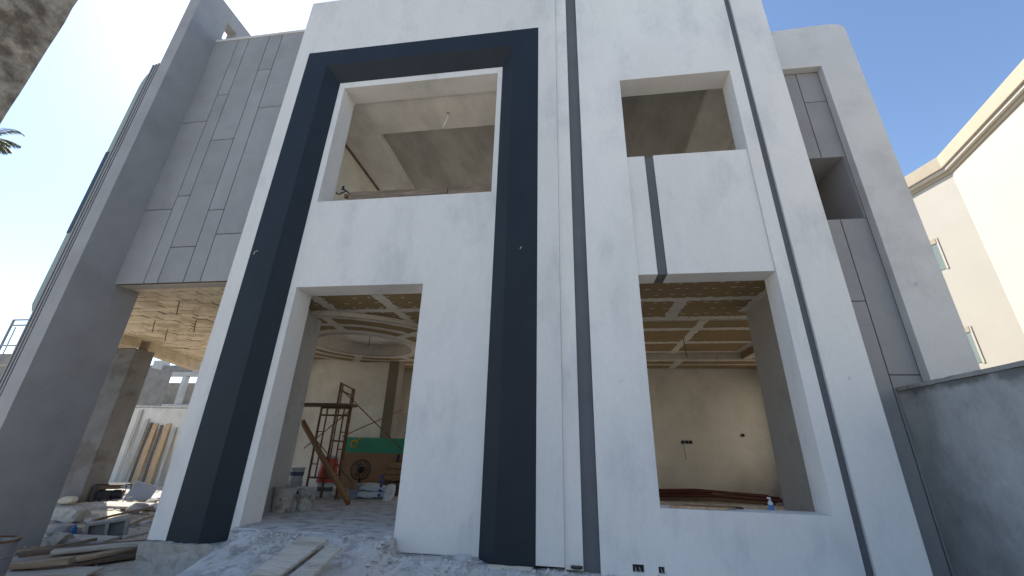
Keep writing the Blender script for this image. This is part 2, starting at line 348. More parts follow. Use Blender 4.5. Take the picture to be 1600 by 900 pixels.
# portico soffit and floor above
MB().prism([(-6.27, .905), (-11.3, .905), (-14.5, 3.0), (-14.5, 5.2), (-15.3, 8.6), (-6.27, 8.6)], 'z', 4.47, 4.9).build('portico_slab', 'concrete', V, .006)
bx('lintel', 'inner', V, -9.549, -6.262, .70, .904, 4.41, 4.439)
sm = {}
for mm in ('soffit', 'soffit2'):
    sm[mm] = MB().box(-.245, .245, -.115, .115, 0, .03).build('formwork_board', mm, V, .004)
used = set(); cnt = 0; rest = MB()
nxs, nys = 18, 37
for j in range(nys):
    for i in range(nxs):
        x = -6.6-i*.51-(j % 2)*.25; y = 1.05+j*.243
        if x > -6.55 or x-.26 < -1.6*(y+6) or x-.26 < -14.45-max(0, y-5.2)*.23 or y > 8.45: continue
        dz = rnd.uniform(-.018, .012); rz = rnd.uniform(-.02, .02)
        vis = x < -6.26*(1+y/6.2)*.97+.3 and x > -11.6*(1+(y-.9)/8)-.3
        if not vis:
            rest.box(x-.245, x+.245, y-.115, y+.115, 4.438+dz, 4.468+dz*.1); continue
        mm = 'soffit' if rnd.random() < .72 else 'soffit2'
        o = sm[mm] if mm not in used else sm[mm].copy()
        if mm in used: C.objects.link(o)
        used.add(mm); o.parent = V
        o.location = (x, y, 4.436+dz); o.rotation_euler = (rnd.uniform(-.02,.02), rnd.uniform(-.02,.02), rz); cnt += 1
print('formwork boards', cnt)
tag(rest.build('formwork', 'soffit', V), kind='stuff')
for px, py in ((262,515), (307,500), (243,500), (281,470)):
    p = PZ(px, py, 4.43); MB().tube([p+Vector((0,0,.1)), p-Vector((0,0,.12)), p+Vector((.02,.02,-.34))], .011, 6).build('hanger_rod', 'rust', V)
# portico column and edge beam
bx('portico_column', 'column', V, -14.9, -13.8, 4.95, 5.6, -.7, 4.12, .012)
bm_ = MB(); d = Vector((-.33, .944, 0)); s_ = Vector((.944, .33, 0)); c0 = Vector((-13.95, 5.3, 0))
P = [c0-s_*.16, c0+s_*.16, c0+s_*.16+d*3.4, c0-s_*.16+d*3.4]
bm_.hexa([p+Vector((0,0,4.08)) for p in P]+[p+Vector((0,0,4.44)) for p in P]).build('edge_beam', 'soffit2', V, .01)
bx('edge_beam', 'soffit2', V, -14.9, -13.75, 4.4, 5.0, 4.125, 4.44, .01)
# floors, roof, shell
MB().prism([(-4.998, .10), (-2.562, .10), (-2.562, .701), (-.16, .701), (-.16, .51), (3.3, .51), (3.3, 2.0), (6.2, 2.0), (6.2, 8.6), (-8.9, 8.6), (-8.9, 2.8), (-7.8, 2.8), (-7.8, 2.0), (-5.6, 2.0), (-5.6, .701), (-4.998, .701)], 'z', -.3, .2).build('ground_floor', 'dust', V, .01)
bx('upper_floor', 'dust', V, -9.5, 4.4, .72, 8.6, 4.62, 5.0)
bx('room_roof', 'inner', V, 4.41, 6.2, 2.3, 8.6, 4.62, 5.0)
bx('roof', 'inner', V, -9.5, 4.0, .72, 8.6, 10.4, 10.7)
wall_xz(-9.5, 4.4, 4.9, 10.39, 8.6, 8.8, [(-5.6, -.8, 5.3, 9.05), (.3, 3.9, 5.3, 8.8)]).build('rear_wall', 'cream', V)  # unseen side; openings added to let sun into the upper rooms
wall_xz(-9.0, 6.4, -.5, 4.61, 8.6, 8.8, [(-5.2, -1.35, .2, 4.3), (-1.0, .8, .2, 3.2)]).build('rear_wall', 'cream', V)  # unseen openings, added so sun on the floors brightens hall and room
b = MB()
for y0, y1, z0, z1 in ((2.2, 2.6, -.5, 4.61), (8.0, 8.6, -.5, 4.61), (2.6, 8.0, -.5, 1.2), (2.6, 8.0, 3.7, 4.61)): b.box(6.2, 6.4, y0, y1, z0, z1)  # leaves a wide opening out of view, added to brighten the room
b.build('end_wall', 'cream', V)
bx('end_wall', 'cream', V, -9.7, -9.5, 1.8, 8.8, 4.9, 11.3)
# ground floor hall
b = MB(); b.add([(-9.2, 2.9, -.3), (-9.2, 8.6, -.3), (-9.2, 8.6, 4.4), (-9.2, 2.9, 4.4)], [])
for y0, y1, z0, z1 in ((2.9, 3.1, -.3, 4.43), (6.4, 8.6, -.3, 4.43), (3.1, 6.4, -.3, .25), (3.1, 6.4, 3.95, 4.43)): b.box(-9.0, -8.85, y0, y1, z0, z1)  # unseen side opening, enlarged to let more daylight into the hall
b.v = b.v[4:]; b.f = [tuple(i-4 for i in f) for f in b.f]
b.build('hall_wall', 'cream', V)
bx('hall_wall', 'inner', V, -8.85, -7.9, 2.75, 2.9, -.3, 4.43)
bx('hall_wall', 'inner', V, -7.9, -7.75, 2.07, 2.75, -.3, 4.43)
bx('hall_wall', 'inner', V, -7.9, -5.6, 1.95, 2.07, -.3, 4.43)
bx('hall_return', 'inner', V, -5.75, -5.6, .70, 1.95, .2, 4.43, .006)
bx('hall_wall', 'cream', V, -8.85, -5.86, 6.6, 6.75, .2, 4.43)
bx('hall_pillar', 'pillar', V, -5.86, -5.52, 6.45, 6.9, .2, 4.43, .008)
bx('hall_wall', 'cream', V, -1.3, -1.1, .7, 4.0, .2, 4.43)
bx('hall_beam', 'cream', V, -1.3, -1.1, 4.0, 8.3, 3.8, 4.43)  # partition left open below, out of view, to pass bounced light
bx('corridor_wall', 'inner', V, -7.2, -7.05, 6.75, 8.6, .2, 4.43)
# hall ceiling: plasterboards with taped joints, a dropped disc and a round recess
hc = MB().prism([(-5.6, .71), (-1.3, .71), (-1.3, 8.5), (-8.85, 8.5), (-8.85, 2.9), (-7.75, 2.9), (-7.75, 2.07), (-5.6, 2.07)], 'z', 4.44, 4.60).build('hall_ceiling', 'inner', V)
DC = (-5.68, 4.35)
xs = [-8.85, -7.7, -6.4, -5.05, -3.7, -2.4, -1.31]; ys = [.72, 1.72, 3.1, 4.6, 6.0, 7.4, 8.4]
hall_in = lambda x, y: x > (-5.6 if y < 2.07 else -7.75 if y < 2.9 else -8.85)
for i in range(6):
    for j in range(6):
        if i in (1, 2, 3) and j in (2, 3): continue       # open under the round recess
        y0 = ys[j]; x0 = xs[i]
        while y0 < ys[j+1]-.1 and not hall_in(xs[i+1]-.2, y0+.01): y0 += .05
        while x0 < xs[i+1]-.1 and not hall_in(x0+.01, y0+.05): x0 += .05
        if y0 < ys[j+1]-.1 and x0 < xs[i+1]-.1: MB().box(x0+.004, xs[i+1]-.004, y0+.004, ys[j+1]-.004, 4.105, 4.12).build('plasterboard', 'gyps', hc)
def strip(name, x0, y0, x1, y1, wd, z, par, seed, down=.003):
    """joint compound band with ragged edges, just under a board"""
    r = random.Random(seed); b = MB(); L = math.hypot(x1-x0, y1-y0); n = max(6, int(L/.06)); dx, dy = (x1-x0)/L, (y1-y0)/L
    for i in range(n+1):
        t = i/n*L; a = wd*.5*(1+r.uniform(-.25,.35)); c = wd*.5*(1+r.uniform(-.25,.35))
        b.v += [(x0+dx*t-dy*a, y0+dy*t+dx*a, z), (x0+dx*t+dy*c, y0+dy*t-dx*c, z)]
        if i: k = 2*i; b.f.append((k-2, k-1, k+1, k))
    n2 = len(b.v); b.v += [(x, y, z-down) for x, y, _ in b.v]; b.f += [tuple(q+n2 for q in f) for f in list(b.f)]
    for i in range(n):
        k = 2*i; b.f += [(k, k+2, k+2+n2, k+n2), (k+1, k+1+n2, k+3+n2, k+3)]
    return b.build(name, 'tape', par)
def split_strip(fix, lo, hi, vert, wd, z, sd_):
    c_, o_ = (DC[1], DC[0]) if vert else (DC[0], DC[1]); d_ = abs(fix-o_); h_ = math.sqrt(max(0, 2.62**2-d_*d_))
    for q, (p0, p1) in enumerate(((lo, hi),) if h_ == 0 else ((lo, min(hi, c_-h_)), (max(lo, c_+h_), hi))):
        if p1-p0 > .15: strip('joint_strip', *((fix, p0, fix, p1) if vert else (p0, fix, p1, fix)), wd, z, hc, sd_+q*7)
for i, x in enumerate(xs[1:-1]): split_strip(x, next(q*.1 for q in range(8, 80) if hall_in(x-.15, q*.1)), 8.4, True, .22, 4.104, 30+i)
for j, y in enumerate(ys[1:-1]): split_strip(y, next(-8.85+q*.1 for q in range(70) if hall_in(-8.85+q*.1-.02, y-.15)), -1.3, False, .20, 4.100, 40+j)
dots = MB()
for i in range(6):
    for x in [xs[i]+.15+q*.33 for q in range(4)]:
        for y in [.95+q*.3 for q in range(24)]:
            if rnd.random() < .8 and x < xs[i+1]-.1 and hall_in(x-.1, y-.1) and math.hypot(x-DC[0], y-DC[1]) > 2.6:
                cx, cy = x+rnd.uniform(-.03,.03), y+rnd.uniform(-.03,.03); rx, ry = rnd.uniform(.035,.06), rnd.uniform(.015,.03)
                dots.add([(cx+rx*math.cos(a), cy+ry*math.sin(a), 4.1025) for a in [k*math.pi/4 for k in range(8)]], [tuple(range(8))])
tag(dots.build('screw_filler', 'tape', hc), kind='stuff')
dd = MB(); n = 72
for r_, z in ((2.7, 4.103), (2.7, 4.0), (1.28, 4.0), (1.28, 4.33), (.0001, 4.36)):
    dd.v += [(DC[0]+r_*math.cos(2*math.pi*k/n), DC[1]+r_*math.sin(2*math.pi*k/n), z) for k in range(n)]
def band(i): return [(i*n+k, i*n+(k+1)%n, (i+1)*n+(k+1)%n, (i+1)*n+k) for k in range(n)]
d1 = MB(); d1.v = dd.v[n:3*n]; d1.f = band(0); disc = d1.build('dropped_disc', 'gyps', hc)
for i, nm in ((0, 'disc_rim'), (2, 'recess_rim')):
    q = MB(); q.v = dd.v[i*n:(i+2)*n]; q.f = band(0); q.build(nm, 'tape', hc, smooth=True)
q = MB(); q.v = dd.v[3*n:]; q.f = band(0); q.build('recess_cap', 'ceil', hc, smooth=True)
def ringband(r0, r1, z, nm, mt='tape'):
    q = MB(); rr = random.Random(int(r0*100))
    for k in range(n):
        a = 2*math.pi*k/n; j0 = rr.uniform(-.03,.03); j1 = rr.uniform(-.03,.03)
        q.v += [(DC[0]+(r0+j0)*math.cos(a), DC[1]+(r0+j0)*math.sin(a), z), (DC[0]+(r1+j1)*math.cos(a), DC[1]+(r1+j1)*math.sin(a), z)]
    q.f = [(2*k, 2*k+1, (2*k+3) % (2*n), (2*k+2) % (2*n)) for k in range(n)]
    return q.build(nm, mt, hc)
ringband(2.5, 2.69, 3.996, 'joint_strip'); ringband(1.3, 1.62, 3.995, 'joint_strip'); ringband(1.92, 2.12, 3.995, 'joint_strip')
for k in range(7):
    a = k*2*math.pi/7+.35; strip('joint_strip', DC[0]+1.6*math.cos(a), DC[1]+1.6*math.sin(a), DC[0]+2.6*math.cos(a), DC[1]+2.6*math.sin(a), .2, 3.994, hc, 60+k)
q = MB(); q.tube([(DC[0]+1.29*math.cos(2*math.pi*k/48), DC[1]+1.29*math.sin(2*math.pi*k/48), 3.985) for k in range(49)], .035, 8).build('recess_moulding', 'tape', hc, smooth=True)
MB().tube([(DC[0]+.1, DC[1], 4.35), (DC[0]+.12, DC[1]-.02, 4.1), (DC[0]+.1, DC[1]-.02, 3.95)], .008, 5).build('wire', 'wiredark', hc)
# right-hand ground floor room
bx('room_return', 'inner', V, 3.5, 3.65, .42, 2.2, .2, 4.43, .006)
bx('room_wall', 'inner', V, 3.65, 6.2, 2.05, 2.2, .2, 4.43)
wall_xz(-1.1, 6.2, .2, 4.43, 8.3, 8.45, [(-1.0, .8, -1, 3.2)]).build('room_wall', 'cream', V)  # hidden opening added in line with the rear one to admit sun
rc = MB().prism([(-1.1, .43), (3.6, .43), (3.6, 2.1), (6.2, 2.1), (6.2, 8.29), (-1.1, 8.29)], 'z', 4.44, 4.60).build('room_ceiling', 'inner', V)
TX0, TX1, TY0, TY1 = 1.1, 5.0, 2.75, 6.7       # tray
xs = [-1.1, .2, TX0, 2.1, 3.495]; ys = [.44, 1.42, TY0]
for j in range(2):
    for i in range(4): MB().box(xs[i]+.003, xs[i+1]-.003, ys[j]+.003, ys[j+1]-.003, 4.105, 4.12).build('plasterboard', 'gyps', rc)
for x0, x1, y0, y1 in ((3.5, TX1, 2.21, TY0), (TX1, 6.19, 2.21, TY0), (-1.1, TX0, TY0, 5), (-1.1, TX0, 5, TY1), (TX1, 6.19, TY0, 5), (TX1, 6.19, 5, TY1), (-1.1, 1.1, TY1, 8.29), (1.1, 3.3, TY1, 8.29), (3.3, 6.19, TY1, 8.29)):
    MB().box(x0+.003, x1-.003, y0+.003, y1-.003, 4.105, 4.12).build('plasterboard', 'gyps', rc)
for i in range(2):
    for j in range(3):
        x0 = TX0+i*1.95; y0 = TY0+j*1.316
        MB().box(x0+.003, x0+1.947, y0+.003, y0+1.313, 4.285, 4.30).build('plasterboard', 'gyps', rc)
# tray upstands, taped
for (a, c) in (((TX0, TY0), (TX1, TY0)), ((TX0, TY1), (TX1, TY1))):
    MB().box(a[0], c[0], a[1]-.006, a[1]+.006, 4.09, 4.285).build('tray_upstand', 'tape', rc)
for x in (TX0, TX1): MB().box(x-.006, x+.006, TY0+.007, TY1-.007, 4.09, 4.285).build('tray_upstand', 'gyps', rc)
sd = 100
for a in ((-1.1, 1.42, 3.5, 1.42, .17), (2.1, 1.42, 2.1, TY0, .24), (-1.1, TY0-.14, 5.2, TY0-.14, .24), (3.45, .5, 3.45, 2.2, .16), (TX1+.15, TY0, TX1+.15, TY1, .24), (TX0-.15, TY0, TX0-.15, TY1, .24),
          (-1.1, TY1+.15, 6.1, TY1+.15, .22), (-1.1, 7.5, 6.1, 7.5, .16), (-1.1, 8.2, 6.1, 8.2, .13), (TX1, 5, 6.1, 5, .2), (3.3, TY1, 3.3, 8.2, .2)):
    strip('joint_strip', *a, 4.104-.0006*(sd-100), rc, sd); sd += 1
for a in ((TX0+.1, TY0, TX0+.1, TY1, .16), (TX1-.1, TY0, TX1-.1, TY1, .2), (TX0, TY0+.25, TX1, TY0+.25, .16), (TX0+.5, TY0, TX0+.5, TY1, .16), (TX0, 4.066, TX1, 4.066, .2), (TX0, 5.38, TX1, 5.38, .2), (3.05, TY0, 3.05, TY1, .18), (TX0, TY1-.2, TX1, TY1-.2, .18)):
    strip('joint_strip', *a, 4.284-.0006*(sd-111), rc, sd); sd += 1
dots = MB()
for x in [-.9+q*.23 for q in range(20)]:
    for y in (.62, .88, 1.16, 1.62, 1.95, 2.3):
        if rnd.random() < .85:
            cx, cy = x+rnd.uniform(-.05,.05), y+rnd.uniform(-.03,.03); rx, ry = rnd.uniform(.03,.065), rnd.uniform(.014,.026)
            dots.add([(cx+rx*math.cos(a), cy+ry*math.sin(a), 4.1022) for a in [k*math.pi/4 for k in range(8)]], [tuple(range(8))])
tag(dots.build('screw_filler', 'tape', rc), kind='stuff')
MB().tube([(2.95, 4.9, 4.29), (2.96, 4.9, 4.1), (2.98, 4.88, 3.75)], .01, 5).build('wire', 'wiredark', rc)
for x in (3.38, 3.50, 3.62): bx('socket_box', 'black', V, x, x+.09, 8.27, 8.3, 1.76, 1.85, .002)
bx('socket_box', 'black', V, 5.2, 5.29, 8.27, 8.3, 2.0, 2.09, .002)
for x in (3.43, 3.55): MB().tube([(x, 8.26, 1.77), (x+.01, 8.24, 1.5), (x+.03, 8.25, 1.28)], .007, 5).build('wire', 'wiredark', V)
MB().lathe([(.001, 0), (.075, 0), (.075, .025), (.001, .025)], 10, cap0=False, cap1=False).build('dark_hole_disc', 'black', V)  # solid black disc standing in for the dark inside a hole
h = V.children[-1]; h.rotation_euler = (R(90), 0, 0); h.location = (3.72, 8.3, .93)
# upper rooms
bx('upper_room_wall', 'cream', V, -6.2, -6.02, .71, 8.5, 5.0, 9.6)
bx('upper_room_wall', 'cream', V, -.3, -.1, .71, 8.59, 5.0, 9.6)
uc = bx('upper_ceiling', 'ceil_shade', V, -6.0, -.3, .71, 8.59, 9.27, 9.5)
bx('ceiling_border', 'ceil', uc, -6.0, -.3, .712, 1.83, 9.10, 9.268, .004)
bx('ceiling_border', 'ceil', uc, -6.0, -4.90, 1.832, 8.58, 9.10, 9.267, .004)
MB().box(-6.01, -5.97, .72, 6.9, 9.04, 9.097).build('gap_shade_strip', 'wooddark', uc)  # solid dark strip; its colour stands in for shade along the ceiling edge
p = Vector((-2.86, 1.31, 9.1)); MB().tube([p, p-Vector((0,0,.15)), p+Vector((-.02,-.03,-.3)), p+Vector((-.08,-.05,-.5))], .016, 6).build('wire', 'wire', uc)
MB().lathe([(.001,-.012),(.03,-.012),(.03,0)], 10, p, cap0=False, cap1=False).build('wire_rose', 'wiredark', uc)
uc2 = bx('upper_ceiling', 'ceil_shade', V, -.1, 4.2, .43, 8.59, 9.0, 9.2)
bx('ceiling_border', 'ceil', uc2, 3.15, 4.19, .44, 8.58, 8.84, 8.998, .004)
bx('upper_room_wall', 'cream', V, 4.2, 4.4, .93, 8.59, 5.0, 9.6)
bx('upper_sill_slab', 'inner', V, .5, 4.0, .43, .72, 4.63, 5.0)
# tower at the right: frame, recessed panels, square opening
wall_xz(3.9, 5.71, -.4, 9.55, .45, .598, [(2, 5.04, -1, 8.59)]).build('tower_frame', 'tower', V, .004)
tc_ = MB(); tc_.prism([(4.03, 9.55), (5.35, 9.55), (5.71, 9.55), (5.69, 9.62), (5.62, 9.68), (5.5, 9.71), (5.3, 9.72), (4.03, 9.66)], 'y', .452, .9); tc_.build('tower_coping', 'tower', V, .002)
tw = wall_xz(3.9, 5.7, -.4, 9.54, .62, .9, [(4.2, 5.05, 5.16, 6.55)]).build('tower_wall', 'joint', V)
for x0, x1, z0, z1 in ((3.9, 4.64, 6.50, 8.6), (4.64, 5.04, 7.83, 8.6), (4.64, 5.04, 6.502, 7.83), (3.9, 4.63, 3.71, 5.21), (4.63, 5.04, 2.55, 5.21), (3.9, 4.63, -.4, 3.71), (4.63, 5.04, -.4, 2.55), (5.0, 5.04, 5.21, 6.50)):
    j = .007; MB().box(x0+j, x1-(j if x1 < 5.0 else .001), .60, .619, z0+(j if z0 not in (5.21, 6.502, 6.50) else 0), z1-(j if z1 < 8.59 and z1 not in (5.21, 6.50) else .011)).build('cladding_panel', 'grey', tw, .003)
tb = MB(); x0, x1, z0, z1 = 4.25, 5.0, 5.21, 6.50
for (a, bb_, c, d_) in ((x0-.048, x0, z0-.048, z1+.048), (x1, x1+.048, z0-.048, z1+.048), (x0, x1, z0-.048, z0), (x0, x1, z1, z1+.048)): tb.box(a, bb_, .6205, 1.5, c, d_)
tb.build('opening_lining', 'grey', V)
bx('opening_back', 'sackbrown', V, x0-.1, x1+.1, 1.502, 1.6, z0-.1, z1+.1)
# plinth below the facade, rough
def rough_box(name, m, parent, x0, x1, y0, y1, z0, z1, st=.12, amp=.02, seed=1, drop=None):
    b = MB(); nx_ = max(2, int((x1-x0)/st)); nz_ = max(2, int((z1-z0)/st)); ny_ = max(2, int((y1-y0)/st))
    bm = bmesh.new(); bmesh.ops.create_cube(bm, size=1)
    bmesh.ops.scale(bm, vec=(x1-x0, y1-y0, z1-z0), verts=bm.verts); bmesh.ops.translate(bm, vec=((x0+x1)/2, (y0+y1)/2, (z0+z1)/2), verts=bm.verts)
    for ax, nn in ((0, nx_), (1, ny_), (2, nz_)):
        ed = [e_ for e_ in bm.edges if abs((e_.verts[0].co-e_.verts[1].co)[ax]) > 1e-5 and (e_.verts[0].co-e_.verts[1].co).length > ((x1-x0, y1-y0, z1-z0)[ax])*.9]
        bmesh.ops.subdivide_edges(bm, edges=ed, cuts=nn-1, use_grid_fill=True)
    for v in bm.verts:
        q = v.co*3+Vector((seed*7.1, 0, 0)); v.co += Vector((noise.noise(q), noise.noise(q+Vector((9,0,0))), noise.noise(q+Vector((0,9,0)))))*amp + Vector((rnd.uniform(-1,1), rnd.uniform(-1,1), rnd.uniform(-1,1)))*amp*.25
        if drop: drop(v.co)
    me = bpy.data.meshes.new(name); bm.to_mesh(me); bm.free(); me.materials.append(M[m])
    o = bpy.data.objects.new(name, me); C.objects.link(o); o.parent = parent; return o
rough_box('plinth', 'concrete', V, -6.32, -4.75, -.05, .6, -.7, -.012, amp=.075, seed=2)
rough_box('plinth', 'concrete', V, -2.6, -1.3, .17, .6, -.7, -.01, amp=.03, seed=3)
rough_box('plinth', 'concrete', V, -1.3, .3, .08, .6, -.7, -.04, amp=.03, seed=4)

for k in range(7):
    x0 = -4.9+k*.33; rough_box('mortar_lump', 'dust', V, x0+rnd.uniform(-.05,.05), x0+.35+rnd.uniform(-.06,.08), rnd.uniform(-.06,.02), .2, -.15, .17+rnd.uniform(-.05,.025), st=.06, amp=.05, seed=50+k)
for k, (x0, x1) in enumerate(((-2.55, -2.2), (-1.75, -1.4), (-5.0, -4.75))):
    rough_box('mortar_lump', 'dust', V, x0, x1, -.0 if k < 2 else .12, .22 if k < 2 else .3, -.3, -.03+rnd.uniform(-.0,.03), st=.06, amp=.05, seed=70+k)
# ------------------------------------------------------------------ apron and threshold slope in front of the door
ap = MB(); ax_ = [-4.95+i*.08 for i in range(116)]; ay_ = [-1.6+i*.06 for i in range(31)]
for y in ay_:
    for x in ax_:
        t = max(0, min(1, (-y+.02)/.9))
        door = max(0, min(1, (x+5.0)/.25))*max(0, min(1, (-2.35-x)/.3))
        top = (-.05 if x > -1.4 else -.005)*(1-door)+(.188)*door
        t = max(0, t-.12)/.88
        z = top+(-.42-top)*(t**.8)*(.55 if door > .5 else .75)
        z += noise.noise(Vector((x*2, y*2, 1)))*.035+noise.noise(Vector((x*7, y*7, 4)))*.016+noise.noise(Vector((x*16, y*16, 4)))*.008
        yy = y if y < .05 else y
        ap.v.append((x, yy, min(z, .215 if door > .5 else (.025 if x < -1.4 else -.01))))
nx = len(ax_)
ap.f = [(j*nx+i, j*nx+i+1, (j+1)*nx+i+1, (j+1)*nx+i) for j in range(len(ay_)-1) for i in range(nx-1)]
tag(ap.build('apron', 'dust', None, smooth=True), kind='structure')

exec_objects = True
# ------------------------------------------------------------------ boundary wall at the right
bw = thing('boundary_wall', 'grey damp stained plaster boundary wall butting against the villa', 'wall')
rough_box('wall', 'bwall', bw, 4.67, 4.87, -9.5, .595, -.6, 2.31, st=.25, amp=.012, seed=8)
rough_box('coping', 'concrete', bw, 4.655, 4.885, -9.5, .594, 2.315, 2.365, st=.12, amp=.012, seed=9)

# ------------------------------------------------------------------ neighbouring building
NB = thing('neighbour_house', 'sunlit cream neighbouring house with stepped tan cornice', 'house')
c = Vector((11.54, 5.75, 0)); dA = Vector((-.259, .966, 0)); dB = Vector((-.204, -.979, 0)); nb = 9.55
def poly_off(off, ext=0):
    nA = Vector((-.966, -.259, 0)); nB = Vector((-.979, .204, 0))
    # intersection of offset lines
    def inter(p, d, q, e_):
        det = d.x*(-e_.y)+e_.x*d.y; r_ = q-p; t = (r_.x*(-e_.y)+e_.x*r_.y)/det; return p+d*t
    k = inter(c+nA*off, dA, c+nB*off, dB)
    return [k+dA*9, k, k+dB*16, k+dB*16+Vector((14,0,0)), k+dA*9+Vector((20,0,0))]
pl = poly_off(0); MB().prism([(p.x, p.y) for p in pl], 'z', -.5, nb).build('wall', 'neigh', NB, .01)
for off, z0, z1, mm in ((.05, nb+.002, nb+.10, 'neightrim'), (.14, nb+.102, nb+.20, 'neigh'), (.20, nb+.202, nb+.62, 'neightrim')):
    pl = poly_off(off); MB().prism([(p.x, p.y) for p in pl], 'z', z0, z1).build('cornice', mm, NB, .01)
nA = Vector((-.966, -.259, 0))
def onA(px, py):
    d_ = ray(px, py); t = (c-CAM).dot(nA)/d_.dot(nA); return CAM+d_*t
for (pr, ptop, pbot) in ((1480, 372, 419), (1536, 509, 566)):
    tr = onA(pr-15, ptop); br = onA(pr, pbot); u1 = (tr-c).dot(dA); u0 = u1-.0; z0, z1 = br.z, tr.z
    uu = (br-c).dot(dA); ul = uu+1.3
    A = lambda u, z, o: c+dA*u+nA*o+Vector((0,0,z))
    def slab(u_0, u_1, z_0, z_1, o0, o1):
        return MB().hexa([A(u_0,z_0,o0), A(u_1,z_0,o0), A(u_1,z_0,o1), A(u_0,z_0,o1), A(u_0,z_1,o0), A(u_1,z_1,o0), A(u_1,z_1,o1), A(u_0,z_1,o1)])
    wo = slab(uu, ul, z0, z1, .002, .012).build('window', 'pane', NB)
    slab(uu-.0, ul, z1-.14, z1+.02, .013, .03).build('lintel', 'neightrim', wo)
    slab(uu-.05, uu, z0-.02, z1+.02, .003, .02).build('frame', 'neigh', wo)

# ------------------------------------------------------------------ gate pier close at the left
pe = PY(60, 100, -4.6)
gp = rough_box('gate_pier', 'pier', None, pe.x-1.1, pe.x, -5.5, -4.6, -.6, 6.6, st=.14, amp=.006, seed=12)
tag(gp, 'tall rough brown stained concrete pier in front of the sky', 'pier')

# ------------------------------------------------------------------ palm, only a frond end shows
tip = PY(50, 207, 8)
cr = tip+Vector((-4.0, .3, .25))
PT = thing('palm_tree', 'feathery palm frond end hanging out behind the brown pier', 'tree', (cr.x, cr.y, GZ))
MB().tube([(math.sin(i*.5)*.12, 0, i*(cr.z-GZ)/10) for i in range(11)], [.24-.008*i for i in range(11)], 10).build('trunk', 'trunk', PT)
for k in range(15):
    a = (0 if k == 0 else k*2*math.pi/15+rnd.uniform(-.15,.15)); el = .42 if k == 0 else rnd.uniform(-.2, .9); L = 4.05 if k == 0 else rnd.uniform(1.1, 1.5)
    u = Vector((math.cos(a), math.sin(a)-(.1 if k == 0 else 0), 0)).normalized(); b = MB(); sp = []
    for i in range(15):
        t = i/14; sp.append(Vector((0,0,cr.z-GZ))+u*L*t*(1-.05*t)+Vector((0,0,L*(math.sin(el)*t-(.55)*t*t))))
    b.tube(sp, [.025-.0015*i for i in range(15)], 5)
    sd_ = Vector((-u.y, u.x, 0))
    for i in range(1, 56):
        t = i/56*14; i0 = int(t); p = sp[i0].lerp(sp[min(14, i0+1)], t-i0); dr = (sp[min(14, i0+1)]-sp[i0]).normalized()
        ln = (.36 if k == 0 else .55)*math.sin(math.pi*min(1, .12+i/56*.86))
        for s in (-1, 1):
            q = p+(sd_*s*.75+dr*.6).normalized()*ln+Vector((0,0,-.28*ln-rnd.uniform(0,.1))); wv = dr*.018
            mid = p.lerp(q, .5)+Vector((0,0,.04)); b.add([p-wv, p+wv, mid+wv, q, mid-wv], [(0,1,2,3,4)])
    b.build('frond', 'frond', PT)

# ------------------------------------------------------------------ behind the portico: rear wall, far buildings, scaffold
rw = thing('garden_wall', 'cream plastered rear garden wall with a thin coping', 'wall')
rough_box('wall', 'cream', rw, -27, -9.9, 12.0, 12.2, -.7, 2.9, st=.4, amp=.012, seed=20)
bx('coping', 'chunk', rw, -27, -9.9, 11.97, 12.23, 2.915, 3.0, .01)
fb = thing('unfinished_building', 'grey unfinished concrete frame house beyond the rear garden wall', 'house', (-32, 26, GZ))
def fbx(n, m, x0, x1, y0, y1, z0, z1): return MB().box(x0, x1, y0, y1, z0, z1).build(n, m, fb, .01)
fbx('lower_wall', 'farblock', -8, 9, 0, 8, 0, 4.6); fbx('floor_slab', 'farwhite', -8.3, 9.3, -.4, 8.3, 4.602, 4.85)
for i in range(9): fbx('column', 'farwhite', -8+i*2.1, -7.62+i*2.1, -.3, .1, 4.852, 7.25)
fbx('infill_wall', 'farblock', -8, 9, 1.2, 1.4, 4.852, 6.9)
for i in range(4): fbx('rail', 'farblock', -7.6+i*4.2, -5.55+i*4.2, -.15, -.05, 6.2, 6.35)
fbx('beam', 'farwhite', -8.2, 9.2, -.35, .15, 7.252, 7.6)
for i in range(4): fbx('parapet', 'farblock', -8.0+i*4.2, -4.9+i*4.2, -.3, 0, 7.602, 8.2); 
for i in range(4): fbx('parapet_block', 'farwhite', -4.88+i*4.2, -3.9+i*4.2, -.5, .2, 7.602, 8.6)
lb = thing('blockwork_house', 'brown bare blockwork house side behind the outdoor scaffold frame', 'house', (-33, 14, GZ))
MB().box(-8, 4.4, 0, 6, 0, 6.55).build('wall', 'farblock', lb, .01)
for k in range(5): MB().box(-8.02, 4.45, -.06, 0, 1.2+k*1.15, 1.28+k*1.15).build('block_course', 'soffit2', lb)
def tubes(name, segs, r, m, parent): 
    b = MB()
    for s in segs: b.tube(s, r, 7)
    return b.build(name, m, parent)
sf = thing('scaffold', 'grey steel scaffold frame standing outside beyond the grey wing wall', 'scaffold', (-15.5, 3, GZ))
q0 = PY(22, 500, 3)-Vector((-15.5,3,GZ)); q1 = PY(60, 504, 3)-Vector((-15.5,3,GZ)); zt = q0.z
for x in (q0.x, q0.x+.62, q0.x+1.24): MB().tube([(x, 0, .05), (x, 0, zt)], .03, 8).build('post', 'steel', sf)
for z in (zt, zt-.16, zt-.75, 1.6, .7): MB().tube([(q0.x-.02, 0, z), (q0.x+1.25, 0, z)], .024, 8).build('rail', 'steel', sf)
MB().tube([(q0.x+.1, .05, zt-.2), (q0.x+.2, .05, .6)], .016, 6).build('brace', 'steel', sf)
MB().tube([(q0.x+1.2, .05, zt-.5), (q0.x-.3, .05, 1.2)], .016, 6).build('brace', 'rust', sf)
net = MB(); nn = 14
